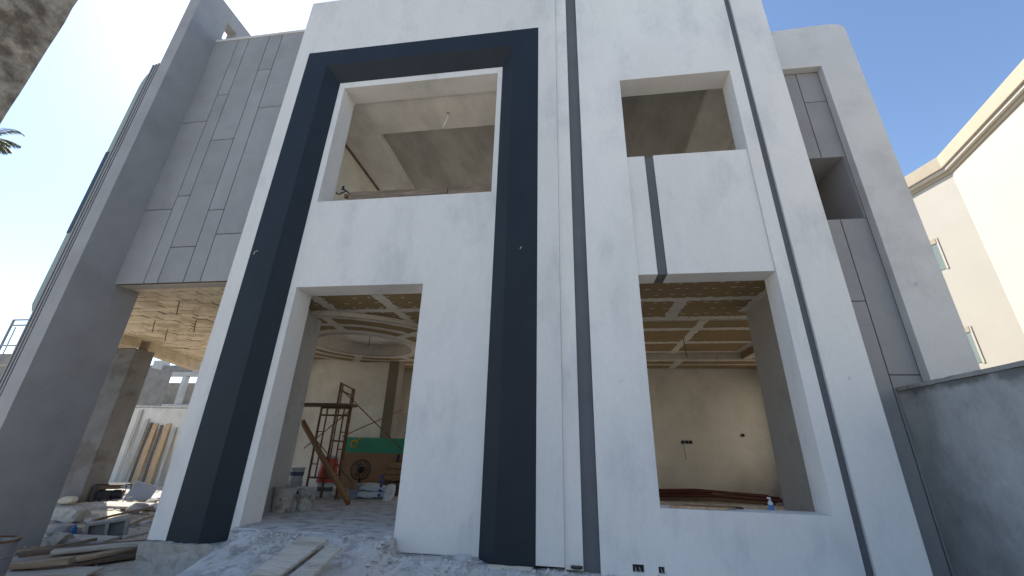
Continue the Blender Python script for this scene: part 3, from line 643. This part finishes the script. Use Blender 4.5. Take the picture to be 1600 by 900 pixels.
p0 = PY(60, 475, 1.2); p1 = PY(26, 570, 1.2)
for i in range(nn+1):
    for k in range(4):
        z = p0.z+(p1.z-.8-p0.z)*i/nn; x = -12.15+k*.22+.05*math.sin(i*1.3+k); net.v.append((x, 1.3+.07*math.sin(i*.9+k*2), z))
net.f = [(i*4+k, i*4+k+1, (i+1)*4+k+1, (i+1)*4+k) for i in range(nn) for k in range(3)]
no = net.build('safety_net', 'net', None); md = no.modifiers.new('th', 'SOLIDIFY'); md.thickness = .006
tag(no, 'green safety net strip hanging beside the grey wing wall', 'net')

# planks leaning on the rear garden wall
lean = [(178, 757, 640, .16, 'woodpale'), (190, 757, 655, .2, 'woodpale'), (200, 758, 660, .12, 'wooddark'), (210, 756, 662, .24, 'woodwarm'), (222, 756, 664, .12, 'wooddark'), (231, 755, 662, .26, 'woodwarm'), (246, 752, 668, .2, 'woodpale')]
for i, (px, pb, pt, wd, mm) in enumerate(lean):
    a = PY(px, pb, 11.72); a.z = GZ-.02; tp = PY(px+(pb-pt)*.36, pt, 11.93)
    tp.x = a.x+rnd.uniform(-.22, .08)
    o = plank(a, tp, wd, .04, mm, ['narrow pale leaning plank next to the portico column', 'wide pale leaning plank second from the portico column', 'dark leaning plank between a pale and an orange one', 'orange leaning plank between the two dark planks', 'dark leaning plank between the two orange planks', 'widest orange leaning plank beside the last pale plank', 'pale leaning plank farthest from the portico column'][i], 'planks leaning on the garden wall')
    dz = (tp-a).normalized(); sx = Vector((1,0,0)); sx = (sx-dz*sx.dot(dz)).normalized()
    o.matrix_world = Matrix.Translation((a+tp)/2) @ Matrix((dz, sx, dz.cross(sx))).transposed().to_4x4()

# ------------------------------------------------------------------ portico rubble
gnd = lambda px, py, z=GZ: PZ(px, py, z)
def put_chunk(px, py, z, sx, sy, sz, mm, label, group, seed, rz=0, name='concrete_chunk', cat='rubble'):
    me = chunk_mesh(seed, sx, sy, sz); me.materials.append(M[mm]); o = bpy.data.objects.new(name, me); C.objects.link(o)
    p = gnd(px, py, z); o.location = (p.x, p.y, gh(p.x, p.y)+max(0, z-GZ-.02)-.02); o.rotation_euler = (0, 0, rz)
    return tag(o, label, cat, group)
put_chunk(104, 818, GZ+.03, .75, .5, .36, 'chunk', 'big rounded grey concrete lump behind the timber pile', None, 3)
put_chunk(90, 848, GZ+.05, .42, .35, .30, 'chunk', 'square pale concrete block end beside the grey wing wall', None, 11, .3)
put_chunk(97, 838, GZ+.02, .55, .4, .35, 'block', 'dark grey broken block between two pale lumps', None, 17)
put_chunk(101, 779, -.35, .6, .4, .30, 'chunk2', 'yellowish broken stone at the foot of the portico column', 'yellowish stones by the portico column', 21)
put_chunk(122, 776, -.35, .4, .3, .24, 'chunk2', 'yellowish broken stone at the foot of the portico column', 'yellowish stones by the portico column', 23)
put_chunk(98, 794, -.40, .5, .35, .28, 'chunk2', 'yellowish broken stone at the foot of the portico column', 'yellowish stones by the portico column', 25)
put_chunk(212, 803, GZ+.05, .55, .35, .28, 'block', 'dark grey block lying against the white facade corner', None, 29, .2)
for i in range(90):
    px = rnd.uniform(85, 240); py = rnd.uniform(772, 840); p = gnd(px, py)
    s = rnd.uniform(.06, .22)*(1 if py > 795 else 1.3)
    mm = rnd.choice(['chunk', 'chunk', 'chunk2', 'dust'])
    put_chunk(px, py, GZ+.0, s*rnd.uniform(1, 1.7), s, s*rnd.uniform(.5, .9), mm, 'small broken concrete piece strewn over the portico ground', 'small rubble strewn in the portico', 200+i, rnd.uniform(0, 6))
# slabs and boards lying about
def slab_item(name, px, py, z, L, W_, T, m, label, cat, rz, tilt=(0,0), group=None):
    b = MB().box(-L/2, L/2, -W_/2, W_/2, 0, T); o = b.build(name, m, None, .008); p = gnd(px, py, z); o.location = (p.x, p.y, max(z, gh(p.x, p.y)))
    o.rotation_euler = (tilt[0], tilt[1], rz); return tag(o, label, cat, group)
slab_item('broken_slab', 205, 792, -.30, 1.3, .6, .06, 'chunk', 'pale broken slab lying flat in front of the blue grey board', 'slab', .5, (.08, .05))
slab_item('broken_slab', 222, 781, -.28, 1.6, .7, .06, 'dust', 'white plaster slab tilted beside the blue grey board', 'slab', .7, (.15, -.1))
slab_item('broken_slab', 168, 806, -.38, .9, .5, .05, 'chunk2', 'pinkish cream slab fragment lying in the portico sand', 'slab', -.2, (.05, .1))
slab_item('broken_slab', 130, 845, -.40, 1.0, .35, .06, 'chunk', 'long pale slab piece lying just behind the timber pile', 'slab', .2, (.06, .02))
p = gnd(208, 786, -.33)
o = MB().box(-.3, .3, -.03, .03, 0, .6).build('leaning_board', 'bluegrey', None, .006); o.location = (p.x, p.y, p.z-.05); o.rotation_euler = (-.35, .25, .5)
tag(o, 'blue grey board piece propped up in the sunlit rubble', 'board')
# hollow block with two cells
hb = MB(); ox = 1.05
for z0, z1 in ((0, .05), (.30, .35)): hb.box(-.32, .32, -.12, .12, z0, z1)
for x0, x1 in ((-.32, -.26), (-.03, .03), (.26, .32)): hb.box(x0, x1, -.12, .12, .0502, .2998)
hb.box(-.2598, .2598, .085, .119, .0504, .2996)
o = hb.build('hollow_block', 'block', None, .005); p = gnd(166, 838, -.42); o.location = (p.x, p.y, gh(p.x, p.y)-.02); o.rotation_euler = (0, -.12, .75)
o.scale = (1.0, 1.0, 1.0); tag(o, 'grey cement block with two dark hollow cells facing out', 'block')
o = MB().lathe([(.03, 0), (.05, .01), (.05, .2), (.02, .26), (.02, .3)], 10).build('blue_bottle', 'blue', None, smooth=True); p = gnd(113, 838, -.4); o.location = p; o.rotation_euler = (.5, .6, 0)
tag(o, 'small blue plastic bottle in the rubble beside the wing', 'bottle')
# small gravel
gv = MB()
def pebble(b, x, y, z, s):
    vs = [(x+s*rnd.uniform(.6,1.2)*math.cos(a), y+s*rnd.uniform(.6,1.2)*math.sin(a), z-.3*s) for a in (0, 1.26, 2.5, 3.77, 5.03)]+[(x+rnd.uniform(-.3,.3)*s, y+rnd.uniform(-.3,.3)*s, z+s*rnd.uniform(.5,.9))]
    b.add(vs, [(0,1,5),(1,2,5),(2,3,5),(3,4,5),(4,0,5)])
for i in range(2200):
    x = rnd.uniform(-17, -6.4); y = rnd.uniform(.2, 10); pebble(gv, x, y, gh(x, y)+.005, rnd.uniform(.015, .07))
tag(gv.build('gravel', 'chunk', None), 'loose pale gravel scattered on the portico ground', 'gravel', kind='stuff')
gv = MB()
def aph(x, y):
    i = min(len(ax_)-2, max(0, int((x-ax_[0])/.08))); j = min(len(ay_)-2, max(0, int((y-ay_[0])/.06))); return ap.v[j*len(ax_)+i][2]
for i in range(2600):
    x = rnd.uniform(-4.9, 1.2); y = -abs(rnd.gauss(0, .35)); y = max(-1.5, y); pebble(gv, x, y, aph(x, y)+.004, rnd.uniform(.006, .026) if rnd.random() < .93 else rnd.uniform(.03, .05))
tag(gv.build('plaster_debris', 'dust', None), 'white plaster crumbs along the foot of the facade', 'debris', kind='stuff')
# generator in a tube frame
gn = thing('generator', 'black portable generator in an open tube frame under the portico', 'generator', (0,0,0)); p = gnd(168, 783, -.30); gn.location = (p.x, p.y, gh(p.x, p.y)-.02); gn.rotation_euler = (0,0,.6); gn.scale = (.56,.56,.56)
for y in (-.38, .38):
    MB().tube([(-.68, y, .04), (-.68, y, .72), (-.6, y, .8), (.6, y, .8), (.68, y, .72), (.68, y, .04), (-.68, y, .04)], .028, 8).build('frame', 'black', gn)
for x in (-.6, .6): MB().tube([(x, -.38, .8), (x, .38, .8)], .022, 8).build('frame_bar', 'black', gn)
MB().box(-.52, .4, -.3, .3, .58, .76).build('fuel_tank', 'wooddark', gn, .05, seg=2)
MB().box(-.5, .1, -.25, .25, .1, .5).build('engine', 'black', gn, .03)
q = MB(); q.lathe([(.2, 0), (.22, .05), (.22, .4), (.18, .45)], 16); o = q.build('alternator', 'black', gn, smooth=False); o.rotation_euler = (0, R(90), 0); o.location = (.1, 0, .32)
# timber pile at the foot of the wing
tp = [((30,866),(232,846),-.34,.22,.05,'wooddark'), ((82,862),(240,848),-.29,.20,.05,'woodpale'), ((44,876),(236,856),-.38,.2,.05,'wood'), ((5,885),(112,876),-.30,.22,.07,'wood'),
      ((60,890),(240,864),-.42,.24,.05,'wooddark'), ((0,862),(120,852),-.40,.2,.05,'wood'), ((118,874),(240,850),-.34,.16,.05,'wood')]
lbs = ['long dark brown plank at the back of the timber pile', 'pale grey plank on top of the timber pile', 'long mid brown plank under the pale grey plank', 'short thick yellow brown timber at the front of the pile', 'dark brown plank lying lowest against the plinth', 'brown plank half hidden behind the grey wing foot', 'narrow brown plank beside the pale grey plank']
for (a, c_, z, wd, th, mm), la in zip(tp, lbs):
    a = gnd(*a, z); c_ = gnd(*c_, z+.02); plank(a, c_, wd, th, mm, la, 'timber pile beside the wing', roll=rnd.uniform(-.1,.1))
o = plank(gnd(8, 896, -.36), gnd(150, 893, -.38), .42, .03, 'woodpale', 'wide white dusty board at the front of the timber pile', None, 'wide_board', cat='board')
sticks = [((150,812),(238,792),-.30,'woodmid','thin dark batten lying across the rubble behind the hollow block'), ((186,826),(240,806),-.32,'wood','brown batten lying beside the dark grey block'), ((120,803),(176,797),-.34,'woodpale','pale batten lying on the sunlit portico sand'), ((192,840),(242,828),-.34,'woodpale','pale batten end lying beside the white facade corner'), ((84,856),(150,843),-.36,'woodmid','short dark batten between the wing foot and the pale slab')]
for a, c_, z, mm, la in sticks: plank(gnd(*a, z), gnd(*c_, z+.05), .09, .045, mm, la, 'battens in the portico rubble', 'batten', roll=rnd.uniform(-.4,.4), cat='batten')
# drum whose rim shows at the left edge
p = PY(-18, 842, -1.2)
dr = thing('metal_drum', 'dented grey metal drum beside the timber pile', 'drum', (p.x, p.y, GZ-.02))
hgt = p.z-GZ+.02
b = MB(); b.lathe([(.27, 0), (.28, .02), (.28, hgt*.33), (.29, hgt*.35), (.28, hgt*.37), (.28, hgt*.66), (.29, hgt*.68), (.28, hgt*.7), (.28, hgt-.03)], 28, cap1=False); b.build('shell', 'steel', dr, smooth=False)
b = MB(); b.tube([(.285*math.cos(2*math.pi*k/28), .285*math.sin(2*math.pi*k/28), hgt-.02) for k in range(29)], .014, 7); b.build('rim', 'rust', dr)
b = MB(); b.lathe([(.001, hgt-.2), (.277, hgt-.2), (.277, hgt-.03)], 28, cap0=False, cap1=False); b.build('inside', 'crust', dr)

# ------------------------------------------------------------------ ramp boards at the door
def board4(name, pxs, zs, th, m, label, cat='plank'):
    t = [PZ(x, y, z) for (x, y), z in zip(pxs, zs)]
    n_ = (t[1]-t[0]).cross(t[3]-t[0]).normalized()
    if n_.z < 0: n_ = -n_
    o = MB().hexa([q-n_*th for q in t]+t).build(name, m, None, .004); return tag(o, label, cat)
board4('ramp_board', [(340,940),(405,866),(452,866),(404,940)], [-.30,.05,.05,-.30], .05, 'dust', 'dusty debris covered board under the door ramp', 'board')
board4('ramp_board', [(388,898),(470,838),(513,841),(437,899)], [-.08,.215,.215,-.08], .045, 'woodpale', 'wide pale dusty ramp board leading up to the doorway', 'board')
board4('ramp_board', [(425,920),(514,850),(534,854),(462,925)], [-.14,.20,.20,-.14], .045, 'woodpale', 'narrow pale dusty ramp plank leading up to the doorway', 'plank')
plank((-1.15, -.03, -.06), (-.55, -.05, -.055), .09, .03, 'woodpale', 'short pale timber offcut under the navy frame', None, 'timber_offcut', roll=1.2, cat='offcut')

# ------------------------------------------------------------------ hall contents
FZ = .2
sc1 = thing('scaffold', 'rusty scaffold frame carrying the plank platform in the hall', 'scaffold', (-6.0, 4.0, FZ), 0, 'rusty scaffold frames in the hall')
def frame_parts(root, w_, h_, m='rust', open_top=False):
    for x in (-w_/2, w_/2): MB().tube([(x, 0, 0), (x, 0, h_)], .028, 8).build('post', m, root)
    for x in (-w_/2+.17, w_/2-.17): MB().tube([(x, 0, .45), (x, 0, h_-.02)], .02, 8).build('inner_post', m, root)
    for z in (h_-.02, h_-.2, .45) if not open_top else (h_-.02, h_-.2, 1.3, .45): MB().tube([(-w_/2, 0, z), (w_/2, 0, z)], .022, 8).build('rail', m, root)
    for z in (.75, 1.1, 1.5, 1.9):
        if z < h_-.3:
            for s in (-1, 1): MB().tube([(s*w_/2, 0, z), (s*(w_/2-.17), 0, z)], .014, 6).build('rung', m, root)
frame_parts(sc1, .80, 2.1)
sc2 = thing('scaffold', 'tall rusty scaffold frame standing behind the plank platform', 'scaffold', (-6.2, 4.75, FZ), R(101.5), 'rusty scaffold frames in the hall')
frame_parts(sc2, 1.2, 2.75, open_top=True)
for a, b_, la in (((-5.62, 4.06, 2.25), (-7.25, 4.9, 1.3), 'thin cross brace rising towards the platform end'), ((-6.02, 4.2, 2.75), (-5.0, 6.2, 1.35), 'thin cross brace falling from the tall frame top'), ((-5.7, 4.0, 1.6), (-5.1, 6.1, 2.45), 'thin cross brace rising towards the dark pillar'), ((-7.0, 4.2, 1.9), (-5.9, 5.2, .5), 'thin cross brace behind the thick diagonal timber')):
    tag(MB().tube([a, b_], .014, 6).build('cross_brace', 'rust', None), la, 'brace')
plf = MB(); pp = [(-7.6, 3.75), (-5.75, 3.75)]+[(-5.75+.28*math.sin(t), 4.03-.28*math.cos(t)) for t in [i*math.pi/10 for i in range(1, 10)]]+[(-5.75, 4.31), (-7.6, 4.31)]
tag(plf.prism(pp, 'z', 2.325, 2.375).build('platform_board', 'wooddark', None, .005), 'dark round ended platform board on the scaffold', 'board')
a = PY(473, 660, 3.6); plank((-4.78, 3.05, .26), a, .19, .08, 'timber', 'thick rust brown timber leaning diagonally against the scaffold', None, 'diagonal_timber', roll=.9, cat='timber')
# red drum on a pail
def pail(loc, r, h_, m, label, group=None, lab=True, rim=True, name='paint_pail', lid=False):
    t = thing(name, label, 'pail', loc, rnd.uniform(0, 6), group)
    b = MB(); b.lathe([(r*.86, 0), (r*.88, .01), (r, h_), ], 22, cap1=lid); b.build('body', m, t)
    b = MB(); b.tube([(r*1.02*math.cos(2*math.pi*k/22), r*1.02*math.sin(2*math.pi*k/22), h_-.012) for k in range(23)], .012, 6); b.build('rim', m, t)
    if not lid:
        b = MB(); b.lathe([(.001, h_*.75), (r*.96, h_*.75), (r*.985, h_)], 22, cap0=False, cap1=False); b.build('contents', 'crust', t)
    if lab:
        b = MB(); b.lathe([(r*.93+.004, h_*.38), (r*.965+.005, h_*.68)], 22, cap0=False, cap1=False); b.build('printed_band', 'pailblue', t)
    return t
pail((-6.22, 4.52, FZ), .19, .32, 'pail', 'white pail carrying the red drum', lid=True)
rd = thing('red_drum', 'tapered red plastic drum with grey lid standing on a pail', 'drum', (-6.22, 4.52, FZ+.322))
MB().lathe([(.235, 0), (.25, .01), (.235, .1), (.205, .55), (.2, .56)], 24).build('body', 'red', rd)
MB().lathe([(.21, .562), (.215, .6), (.19, .62)], 24).build('lid', 'pail', rd)
MB().lathe([(.012, 0), (.012, .05)], 8, (.2, -.09, .1)).build('tap', 'pail', rd)
pl_ = [((-6.92, 4.3), .17, .34, 'pail', 'white pail with blue band at the bottom of the pail stack', True), ((-6.25, 3.75), .15, .26, 'pail', 'small white pail in front of the red drum', True),
       ((-6.62, 3.95), .14, .24, 'pail', 'small white pail beside the scaffold foot', True), ((-5.05, 4.6), .2, .33, 'pail', 'wide white pail behind the diagonal timber foot', True), ((-5.45, 4.9), .17, .3, 'crust', 'dull grey pail below the fan', False)]
for (x, y), r_, h_, m_, la, lab in pl_: pail((x, y, FZ), r_, h_, m_, la, None, lab, lid=(m_ == 'pail'))
pail((-6.92, 4.3, FZ+.345), .17, .3, 'pail', 'white pail with blue band on top of another pail', None, True, lid=True)
for x, y, r_, h_, mm, la in ((-6.45, 3.35, .085, .2, 'wooddark', 'small dark brown tin before the scaffold foot'), (-5.62, 4.35, .12, .22, 'crust', 'small dull tub behind the diagonal timber'), (-6.75, 3.6, .10, .3, 'black', 'black can between the white pails and scaffold foot'), (-5.3, 4.25, .10, .19, 'bluegrey', 'small blue grey tub beside the white pail and sacks')):
    pail((x, y, FZ), r_, h_, mm, la, None, False, name='paint_tin', lid=True)
pail((-5.42, 1.78, FZ), .2, .42, 'crust', 'cement crusted open bucket inside the doorway jamb', None, False, name='crusted_bucket')
pail((-5.18, 2.12, FZ), .16, .34, 'crust', 'smaller cement crusted bucket behind the doorway jamb', None, False, name='crusted_bucket')
# fan
fn = thing('floor_fan', 'round caged floor fan in front of the brown board', 'fan', (-5.72, 5.3, FZ), .25)
MB().lathe([(.16, 0), (.16, .03), (.03, .05), (.03, .4)], 16).build('base', 'black', fn)
for k, r_ in enumerate((.08, .14, .20, .25)):
    MB().tube([(r_*math.cos(2*math.pi*i/24), -.06-.03*(k < 3), .6+r_*math.sin(2*math.pi*i/24)) for i in range(25)], .008 if k < 3 else .016, 5).build('cage_ring', 'black', fn)
for k in range(12): a = k*math.pi/6; MB().tube([(0, -.1, .6), (.25*math.cos(a), -.06, .6+.25*math.sin(a))], .005, 4).build('cage_wire', 'black', fn)
for k in range(3):
    a = k*2.094; MB().add([(.03*math.cos(a-.6), 0, .6+.03*math.sin(a-.6)), (.2*math.cos(a-.35), -.03, .6+.2*math.sin(a-.35)), (.2*math.cos(a+.4), .03, .6+.2*math.sin(a+.4)), (.03*math.cos(a+.6), .0, .6+.03*math.sin(a+.6))], [(0,1,2,3)]).build('blade', 'brownb', fn)
o = MB().lathe([(.07, 0), (.08, .12), (.04, .16)], 14).build('motor', 'black', fn); o.rotation_euler = (R(-90), 0, 0); o.location = (0, -.05, .6)
# sacks
def sack(loc, L, W_, H_, m, label, group=None, rz=0, seed=1, upright=False, name='cement_sack'):
    bm = bmesh.new(); bmesh.ops.create_cube(bm, size=1); bmesh.ops.subdivide_edges(bm, edges=bm.edges, cuts=5, use_grid_fill=True)
    for v in bm.verts:
        x, y, z = v.co*2
        k = (1-.22*abs(x)**4)*(1-.15*abs(y)**4); zz = z*(1-.45*abs(x)**3)*(1-.45*abs(y)**3)
        v.co = Vector((x*L/2*(1-.06*y*y), y*W_/2*(1-.06*x*x), zz*H_/2))+Vector((1,1,1))*0
        q = v.co*6+Vector((seed*3.3, seed, 0)); v.co += Vector((noise.noise(q), noise.noise(q+Vector((5,0,0))), noise.noise(q+Vector((0,5,0)))))*.035
    zm = min(v.co.z for v in bm.verts)
    for v in bm.verts: v.co.z -= zm
    me = bpy.data.meshes.new(name); bm.to_mesh(me); bm.free(); me.materials.append(M[m])
    for p_ in me.polygons: p_.use_smooth = True
    o = bpy.data.objects.new(name, me); C.objects.link(o); o.location = loc; o.rotation_euler = (0, R(-78) if upright else 0, rz)
    return tag(o, label, 'sack', group)
sack((-4.95, 4.55, FZ), .75, .45, .16, 'sack', 'white sack lying flat on the hall floor, lowest', None, .2, 1)
sack((-4.93, 4.6, FZ+.13), .68, .42, .16, 'sack', 'white crumpled sack lying on another white sack', None, .05, 2)
s1 = sack((-4.33, 4.35, FZ+.02), .62, .42, .22, 'sack', 'white sack standing upright with blue printed stripe', None, .25, 3, True)
for k in range(5):
    o = MB().box(-.035, .035, -.004, .004, -.03, .03).build('blue_print', 'sackblue', None); o.matrix_world = Matrix.Translation((-4.58+.03*k*.3, 4.10+.0*k, FZ+.12+k*.1)) @ Matrix.Rotation(.3, 4, 'Y')
    o.parent = s1; o.matrix_parent_inverse = s1.matrix_basis.inverted()
for k in range(3): sack((-4.85+.05*k, 5.75, FZ+.3+.15*k), .8, .5, .19, 'sackbrown', ('brown paper sack at the bottom of the sack stack', 'brown paper sack in the middle of the sack stack', 'brown paper sack on top of the sack stack')[k], None, .1*k, 20+k)
tag(MB().box(-5.35, -4.3, 5.45, 6.05, FZ, FZ+.3).build('pallet_box', 'wooddark', None, .01), 'dark wooden crate under the brown sack stack', 'crate')
tag(MB().lathe([(.05, 0), (.05, .16), (.045, .2)], 12, (-4.85, 5.65, FZ+.81)).build('dark_tin', 'black', None), 'dark tin standing on the brown sack stack', 'tin')
sack((-5.42, 5.15, FZ+.02), .42, .26, .14, 'sack', 'small white bag standing beside the floor fan', None, .4, 41, True, 'plastic_bag')
# boards against the back
o = MB().box(-6.9, -4.3, -.009, .009, 0, 1.45).build('green_plasterboard', 'greenb', None, .002); o.location = (0, 6.38, FZ); o.rotation_euler = (-.05, 0, 0); tag(o, 'green plasterboard sheet leaning behind the brown board', 'board')
o = MB().box(-6.85, -4.25, -.012, .012, 0, 1.02).build('brown_board', 'brownb', None, .002); o.location = (0, 6.20, FZ); o.rotation_euler = (-.06, 0, 0); tag(o, 'wide brown board standing in front of green plasterboard', 'board')
p = PY(553, 690, 6.15); tg = MB(); tg.tube([(0,0,0), (.08,0,.05), (.18,0,.04), (.2,.02,-.08), (.12,0,-.14), (.02,0,-.12), (0,0,0)], .03, 7); tg.tube([(.18,0,.04), (.28,0,.14)], .03, 7)
o = tg.build('yellow_strap', 'yellow', None, smooth=True); o.location = (p.x-.12, 6.25, p.z-.02); tag(o, 'yellow coiled strap hanging on the green plasterboard corner', 'strap')
plank((-5.28, 6.7, FZ), (-5.2, 7.3, 3.1), .1, .05, 'wood', 'thin timber leaning in the dark opening beside the pillar', None, 'leaning_timber', cat='timber')

# ------------------------------------------------------------------ right room contents
for i in range(9):
    y = 7.1+.12*i+rnd.uniform(-.04,.04); z = FZ+.04+.07*(i % 3)
    x0 = 2.0+rnd.uniform(-.5,.4); x1 = 5.6+rnd.uniform(-.3,.4)
    tag(MB().tube([(x0, y, z), ((x0+x1)/2, y+.03, z+.05+.02*(i%3)), (x1, y+.06, z)], .03, 8).build('long_pipe', 'pipe' if i % 3 else 'wooddark', None), 'dark red pipe lying along the back wall of the room' if i % 3 else 'black brown pole lying among the dark red pipes', 'pipe', 'pipes on the room floor')
for k in range(3):
    tag(MB().box(1.25+.1*k, 1.95+.13*k, .1+.1*k, .2+.1*k, .722+.0*k, .742).build('timber_strip', ('woodwarm', 'wood', 'pipe')[k], None, .003), ('pale brown timber strip lying outermost on the lower sill', 'mid brown timber strip lying between two on the lower sill', 'dark red timber strip lying innermost on the lower sill')[k], 'timber')
bt = thing('spray_bottle', 'clear spray bottle with blue label standing on the lower sill', 'bottle', (2.55, .30, .722)); bt.scale = (.85, .85, .85)
MB().lathe([(.033, 0), (.036, .008), (.036, .1), (.028, .125), (.013, .14), (.013, .16)], 14).build('body', 'clear', bt, smooth=False)
MB().lathe([(.0372, .01), (.0372, .08)], 14, cap0=False, cap1=False).build('label', 'blue', bt)
MB().box(-.035, .015, -.011, .011, .16, .185).build('spray_head', 'clear', bt, .004)
# ------------------------------------------------------------------ upper window contents
plank((-4.35, .262, 6.03), (-2.3, .268, 6.03), .195, .045, 'woodmid', 'longer weathered plank lying on the upper window sill', 'planks on the upper sill', roll=1.45)
plank((-2.28, .264, 6.035), (-1.43, .264, 6.035), .205, .045, 'woodmid', 'shorter weathered plank on the upper sill by the jamb', 'planks on the upper sill', roll=1.45)
cl = thing('scaffold_clamp', 'dark steel scaffold clamp at the plank end on the sill', 'clamp', (-4.45, .30, 5.932))
MB().box(-.16, .3, -.05, .05, 0, .04).build('foot', 'wood', cl, .005)
MB().tube([(.22, 0, .04), (.02, 0, .25), (-.08, 0, .33), (-.09, 0, .4)], .016, 7).build('bar', 'black', cl)
MB().tube([(-.02, 0, .27), (-.16, 0, .2), (-.21, 0, .22), (-.22, 0, .25)], .014, 7).build('hook', 'black', cl)
MB().box(-.12, -.075, -.02, .02, .30, .39).build('jaw', 'black', cl, .008)
MB().box(-.02, .1, -.035, .035, .10, .18).build('bracket', 'rust', cl, .008)
MB().tube([(.25, -.03, .02), (.15, -.05, .12), (.05, -.03, .1), (.1, -.02, .02)], .012, 6).build('loop', 'black', cl)
